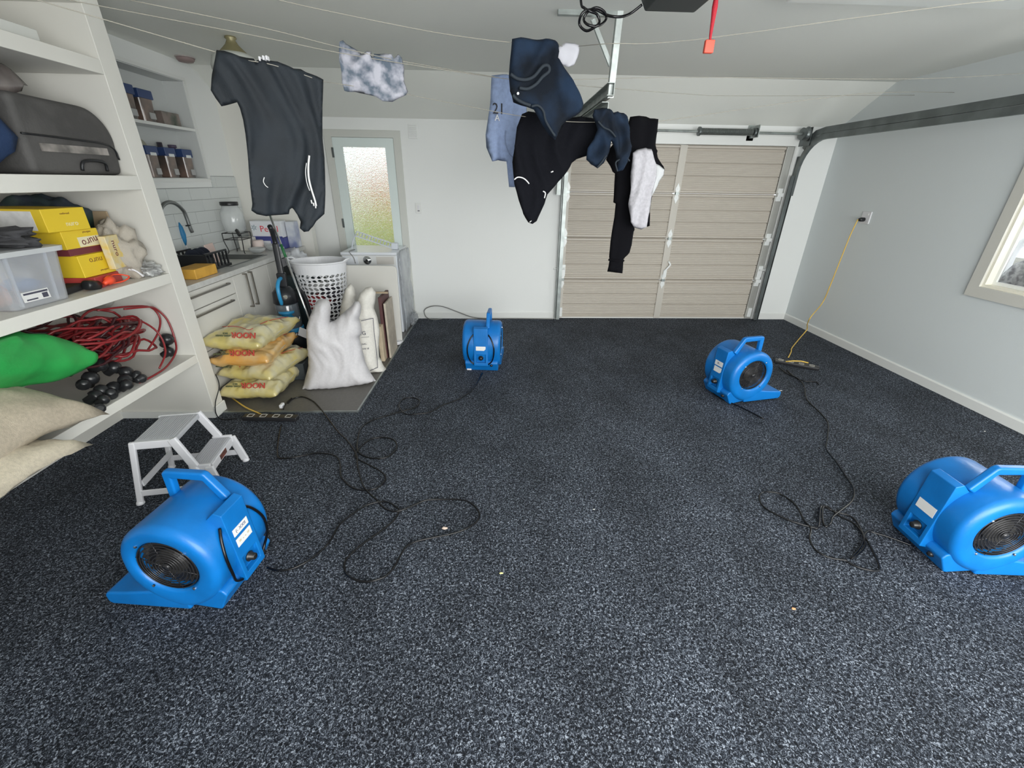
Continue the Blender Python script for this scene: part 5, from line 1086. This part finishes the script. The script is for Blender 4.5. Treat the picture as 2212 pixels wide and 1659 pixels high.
mk('front_badge', box(bm_new(), (.230, -.045, .158), (.2325, .04, .188)), mat('badge_dark', (.10, .05, .04), .4, col2=(.35, .08, .05), scale=40), t, bevel=.001)

# ------------------------------------------------------------------ clothes lines and laundry
LN = mat('cream_line', (.36, .34, .29), .7)
def line(label, pts): return tag(mk('clothes_line', tube(bm_new(), pts, .0018, 6, sub=4), LN, smooth=True), label, 'clothes line', 'clothes lines under the ceiling')
def at(px, py, z): return on(px, py, 2, z)
line('uppermost clothes line passing over the tie-dye cloth', [at(280, 0, 2.30), at(568, 60, 2.27), at(731, 101.5, 2.25), at(868, 132, 2.24), on(1062, 165, 1, 3.26), on(1085, 167, 1, 3.27), on(1128, 176, 1, 3.285), at(1240, 172, 2.24), at(1500, 167, 2.27), (2.9, 3.5, 2.33), (3.9, 3.55, 2.4)])
line('clothes line just below the uppermost one, crossing the tie-dye cloth', [(-2.2, 2.1, 2.32), at(535, 74, 2.25), at(727, 113, 2.235), at(920, 145, 2.22), at(1100, 171, 2.21), at(1240, 184, 2.215), at(1480, 203, 2.26), at(1600, 207, 2.3), (3.9, 4.6, 2.42)])
def onpl(px, py, P0, ang):
    N = Vector((sin(ang), -cos(ang), 0)); o = Vector((0, 0, CH)); d = ray(px, py); return o + d * ((Vector(P0) - o).dot(N) / d.dot(N))
SHP, SHA = (-.995, 2.42, 0), math.atan2(2.67 - 2.17, -.87 + 1.12) * .55
line('lowest clothes line holding the dark T-shirt and the front of the tie-dye cloth', [(-2.1, 1.55, 2.28), onpl(468, 113, SHP, SHA), onpl(520, 128, SHP, SHA), onpl(580, 138, SHP, SHA), onpl(640, 156, SHP, SHA), onpl(696, 175, SHP, SHA), at(738, 182, 2.10), at(879, 204, 2.095), at(920, 212, 2.09), on(1085, 244, 1, 2.92), on(1135, 252, 1, 2.95), on(1215, 262, 1, 2.965), on(1290, 264, 1, 2.98), on(1362, 262, 1, 3.05), on(1424, 262, 1, 3.08), (2.6, 3.6, 2.25), (3.9, 4.2, 2.38)])
line('clothes line nearest the ceiling behind the jeans', [at(560, -10, 2.36), at(700, 22, 2.34), at(940, 70, 2.31), on(1098, 91, 1, 2.66), on(1150, 89, 1, 2.67), on(1200, 92, 1, 2.70), on(1216, 100, 1, 2.95), on(1248, 100, 1, 2.96), at(1320, 94, 2.265), at(1500, 86, 2.30), (2.4, 2.2, 2.38), (3.9, 2.4, 2.42)])
def garment(name, label, cat, pxs, P0, ang, T, m, seed=0, fold=.02, fs=(10, 1.5), edge=.05, res=.02, group=None, parent=None):
    U = Vector((cos(ang), sin(ang), 0)); N = Vector((U.y, -U.x, 0)); ol = px_outline(pxs, P0, U, N)
    P0 = Vector(P0)
    o = puff(name, ol, lambda u, v, d: P0 + U * u + Vector((0, 0, v)) + N * d, T, m, parent, res=res, edge=edge, fold=fold, fscale=fs, seed=seed)
    if label: tag(o, label, cat, group)
    return o, (P0, U, N)
def gpx(fr3, x, y, off=0.0):
    P0, U, N = fr3; u, v = px_outline([(x, y)], P0 + N * off, U, N)[0]; return P0 + N * off + U * u + Vector((0, 0, v))
G = 'laundry hanging on the clothes lines'
NAVY = mat('dark_slate_jersey', (.0085, .0135, .0195), .75, bump=.15, scale=200, var=.15, vscale=8, sheen=.0)
a_sh = math.atan2(2.67 - 2.17, -.87 + 1.12)
fr3 = None
ts, fr3 = garment('t_shirt', 'dark slate T-shirt with white side stripes pegged on the left of the lines', 'shirt', [(467,109),(484,110),(500,116),(516,122),(533,124),(549,126),(552,132),(562,127),(580,128),(600,132),(618,141),(633,149),(650,149),(662,156),(675,162),(690,169),(697,173),(697,190),(696,230),(697,260),(699,300),(703,340),(704,380),(703,420),(701,462),(692,470),(683,478),(676,490),(668,500),(659,502),(650,494),(652,480),(645,465),(636,453),(630,449),(624,452),(622,462),(600,465),(575,467),(555,463),(543,455),(545,440),(540,400),(536,350),(529,290),(524,260),(517,235),(511,222),(495,226),(478,230),(465,212),(455,195),(458,160),(463,130)], (-.995, 2.42, 0), a_sh * .55, .010, NAVY, 5, .036, (12, .8), res=.013, edge=.015, group=G)
ts['label'] = 'dark slate T-shirt with white side stripes pegged on the left of the lines'
WST = mat('white_print', (.72, .72, .72), .6)
def stripe(pts, r, parent, off=.035, m=WST):
    P = [gpx(parent[1], x, y, off) for x, y in pts]; return mk('white_piping', tube(bm_new(), P, r, 6, sub=4), m, parent[0], smooth=True)
stripe([(668, 336), (666, 360), (667, 385), (673, 410), (680, 432), (683, 445)], .0048, (ts, fr3), .040)
stripe([(662, 352), (660, 372), (663, 395), (669, 412)], .002, (ts, fr3), .040)
stripe([(571, 383), (569, 392), (573, 400), (579, 405)], .002, (ts, fr3), .038)
for k in range(3): stripe([(672 + k * 5, 432 + k * 6), (674 + k * 4, 440 + k * 5), (683, 460)][:2], .0035, (ts, fr3), .040)
for x, y in ((563, 128), (571, 126), (578, 126)):
    p = gpx(fr3, x, y, .0); mk('clothes_peg', box(bm_new(), p + Vector((-.003, -.012, -.008)), p + Vector((.003, .012, .008))), WPLAS, ts)
TD = mat('tie_dye_grey', (.10, .13, .17), .8, bump=.1, scale=100, col2=(.46, .46, .52), vscale=15, sheen=.0)
garment('tie_dye_cloth', 'grey and white tie-dye shorts draped over three clothes lines', 'clothing', [(733,90),(742,86),(751,92),(762,98),(772,106),(781,118),(790,112),(800,113),(800,122),(806,124),(808,116),(830,116),(845,119),(849,128),(858,118),(866,125),(868,135),(872,150),(874,175),(882,198),(876,206),(862,212),(848,220),(828,218),(812,208),(795,203),(770,197),(752,198),(744,196),(740,180),(738,155),(732,130)], (-.66, 2.84, 0), math.atan2(.25, .27) * .7, .008, TD, 6, .03, (9, 5), res=.014, group=G)
DEN = mat('dark_denim', (.003, .0065, .013), .85, bump=.25, scale=300, col2=(.010, .025, .055), vscale=5.0, spec=.3)
DEN2 = mat('denim_edge', (.018, .026, .036), .8, bump=.2, scale=200)
jn, jf = garment('jeans', 'dark blue denim jeans folded over the upper line', 'jeans', [(1106,84),(1125,81),(1150,83),(1180,82),(1200,86),(1206,96),(1207,112),(1204,126),(1215,138),(1225,152),(1238,175),(1248,200),(1258,225),(1255,240),(1240,252),(1222,262),(1212,272),(1200,302),(1186,292),(1172,272),(1162,255),(1152,238),(1138,232),(1125,228),(1108,222),(1102,200),(1100,165),(1102,130)], (.25, 2.66, 0), .12, .03, DEN, 8, .035, (8, 3), edge=.022, res=.014, group=G)
for pts, r_ in (([(1103, 160), (1118, 170), (1138, 172), (1155, 164), (1172, 144), (1184, 142), (1186, 154), (1172, 166), (1158, 182), (1140, 192), (1122, 190)], .008), ([(1148, 230), (1162, 228), (1174, 240), (1178, 258), (1186, 274), (1199, 294)], .006), ([(1108, 205), (1116, 214), (1130, 222), (1146, 228)], .008)):
    mk('denim_hem', tube(bm_new(), [gpx(jf, x, y, .06) for x, y in pts], r_, 6, sub=4), DEN2, jn, smooth=True)
p = gpx(jf, 1119, 202, .065); mk('metal_button', lathe(bm_new(), [(.007, 0), (.006, .003)], 10, T3(p, pi / 2, 0, 0)), CHROME, jn)
LBL = mat('light_blue_fleece', (.28, .36, .56), .9, bump=.2, scale=150, var=.06)
sw, sf = garment('sweatshirt', 'light blue sweatshirt hanging behind the jeans', 'sweatshirt', [(1064,162),(1085,160),(1110,163),(1128,180),(1138,230),(1140,300),(1125,350),(1116,370),(1116,404),(1101,404),(1099,390),(1096,372),(1093,349),(1075,346),(1061,349),(1053,318),(1052,290),(1057,250),(1062,210)], (.05, 3.28, 0), .35, .02, LBL, 9, .03, (9, 1.2), edge=.025, group=G)
for q in ([(1093, 282), (1092, 305), (1097, 325), (1106, 338), (1115, 341)],): mk('pocket_seam', tube(bm_new(), [gpx(sf, x, y, .055) for x, y in q], .003, 5, sub=4), mat('light_blue_shade', (.22, .28, .44), .9), sw, smooth=True)
text_obj('printed_mark', '21', .085, mat('print_black', (.02, .02, .03), .6), sw, gpx(sf, 1077, 236, .062), sf[1], (0, 0, 1), .002); text_obj('printed_mark', 'A', .05, WST, sw, gpx(sf, 1074, 255, .062), sf[1], (0, 0, 1), .002)
garment('white_garment', 'crumpled white garment behind the right side of the jeans', 'clothing', [(1210,98),(1222,92),(1240,94),(1252,98),(1251,112),(1247,125),(1240,140),(1228,145),(1212,138),(1203,126),(1200,110)], (.42, 2.95, 0), .1, .02, mat('white_cotton', (.58, .58, .63), .8), 10, .02, (12, 8), res=.012, group=G)
BK = mat('black_jersey', (.0035, .004, .007), .9, bump=.2, scale=180, spec=.2)
BK2 = mat('black_cotton', (.003, .003, .0045), .95, bump=.2, scale=180, spec=.15)
hd_, hf = garment('hooded_jacket', 'black jacket with white reflective piping hanging below the jeans', 'jacket', [(1128,246),(1142,240),(1160,245),(1180,262),(1200,290),(1218,262),(1235,253),(1255,251),(1275,254),(1295,260),(1300,290),(1292,318),(1268,336),(1245,344),(1235,352),(1226,368),(1213,385),(1196,405),(1182,420),(1176,440),(1168,460),(1160,478),(1150,484),(1140,480),(1130,462),(1120,432),(1111,398),(1108,350),(1112,310),(1116,275)], (.34, 2.98, 0), .15, .02, BK, 11, .04, (8, 1.6), edge=.025, group=G)
stripe([(1111, 388), (1118, 383), (1128, 384), (1136, 389), (1143, 397)], .004, (hd_, hf), .075)
stripe([(1173, 413), (1178, 417), (1176, 428)], .004, (hd_, hf), .075)
stripe([(1190, 372), (1195, 370)], .004, (hd_, hf), .075); stripe([(1144, 480), (1148, 477)], .003, (hd_, hf), .06)
pn, pf = garment('track_pants', 'long black track pants reaching lowest of all the laundry', 'trousers', [(1362,252),(1380,250),(1398,251),(1406,255),(1424,257),(1422,280),(1418,312),(1424,340),(1434,362),(1434,375),(1424,390),(1410,420),(1404,455),(1403,488),(1398,490),(1392,470),(1390,440),(1372,480),(1370,500),(1366,530),(1360,545),(1346,560),(1343,590),(1312,587),(1317,561),(1316,555),(1320,520),(1328,470),(1330,440),(1325,437),(1328,400),(1330,375),(1322,365),(1310,345),(1318,320),(1340,290),(1358,270)], (.95, 3.02, 0), .12, .02, BK2, 12, .02, (9, 1.5), edge=.025, group=G)
mk('ribbed_cuff', tube(bm_new(), [gpx(pf, 1315, 561, .0), gpx(pf, 1330, 563, .03), gpx(pf, 1347, 563, .0)], .008, 6, sub=4), BK2, pn, smooth=True)
dj, djf = garment('denim_jacket', 'small dark denim garment bunched between the black jacket and track pants', 'clothing', [(1278,250),(1284,236),(1300,233),(1315,236),(1326,243),(1336,240),(1350,243),(1357,252),(1360,270),(1358,300),(1362,325),(1356,350),(1346,368),(1334,371),(1331,350),(1326,325),(1320,305),(1314,330),(1305,352),(1292,364),(1278,355),(1268,345),(1270,320),(1285,300),(1292,280)], (.76, 2.86, 0), .1, .022, DEN, 13, .035, (11, 4), edge=.02, res=.012, group=G)
for q in ([(1334, 370), (1330, 352), (1338, 345), (1352, 340), (1360, 348)], [(1292, 262), (1304, 275), (1318, 282), (1330, 296)], [(1290, 362), (1300, 350), (1310, 335)]): mk('denim_seam', tube(bm_new(), [gpx(djf, x, y, .035) for x, y in q], .005, 5, sub=4), DEN2, dj, smooth=True)
gp, gf = garment('grey_sweatpants', 'light marl grey sweatpants leg hanging over the black track pants', 'trousers', [(1368,330),(1378,323),(1395,319),(1408,322),(1412,335),(1418,355),(1416,380),(1410,410),(1406,440),(1400,470),(1396,490),(1385,496),(1372,492),(1362,480),(1359,460),(1358,440),(1362,420),(1363,380),(1366,350)], (.97, 2.90, 0), .1, .02, mat('grey_marl', (.43, .42, .45), .9, bump=.2, scale=150, var=.07, vscale=60), 14, .022, (12, 2.4), edge=.025, res=.013, group=G)
garment('grey_sleeve', 'pale grey folded cloth behind the marl grey sweatpants', 'clothing', [(1414,352),(1424,357),(1436,366),(1434,378),(1425,392),(1416,412),(1407,425),(1405,400),(1410,375)], (1.0, 2.94, 0), .1, .015, mat('pale_grey_cloth', (.50, .51, .52), .9), 15, .01, (10, 3), res=.012, group=G)

# window sill contents, beyond the glass
b = bm_new(); n = 30
tag(pillow('grey_shrub', (.20, .80, 1.25), mat('grey_knobbly_fleece', (.16, .16, .18), .9, bump=.8, scale=18, col2=(.50, .50, .52), vscale=26), seed=31, mx=T3((XRW + .23, 3.02, .60), 0, 0, 0), noise_amp=.05, power=.3, n=30), 'knobbly grey and white shrub seen through the right window', 'shrub')
tag(mk('outdoor_rail', tube(bm_new(), [(XRW + .50, 3.45, -.02), (XRW + .50, 3.62, 1.0), (XRW + .50, 3.55, 1.28), (XRW + .50, 3.2, 1.40), (XRW + .50, 2.5, 1.42)], .03, 10, sub=4), WPLAS, smooth=True), 'white curved rail behind the grey shrub outside the right window', 'rail')
# garden colours behind the obscure glass
def outdoor(name, lab, cat, loc, sz, col, col2, seed): tag(pillow(name, sz, mat(name + str(seed), col, .8, col2=col2, scale=14, bump=.4), seed=seed, mx=T3(loc), noise_amp=.08, power=.3), lab, cat)
outdoor('garden_shrub', 'yellow green garden shrub blurred low behind the obscure door glass', 'shrub', (-1.85, 7.4, .55), (1.1, .5, 1.3), (.30, .42, .10), (.62, .66, .22), 33)
outdoor('red_shrub', 'red flowering shrub blurred behind the upper right of the door glass', 'shrub', (-1.80, 7.9, .93), (.55, .4, 2.0), (.55, .10, .05), (.75, .30, .16), 34)
tag(mk('garden_wall', box(bm_new(), (-3.6, 8.6, 0), (.2, 8.8, 1.72)), mat('tan_fence', (.62, .55, .38), .9, col2=(.78, .78, .68), scale=6, vscale=1.6)), 'pale tan garden wall blurred behind the door glass', 'wall')
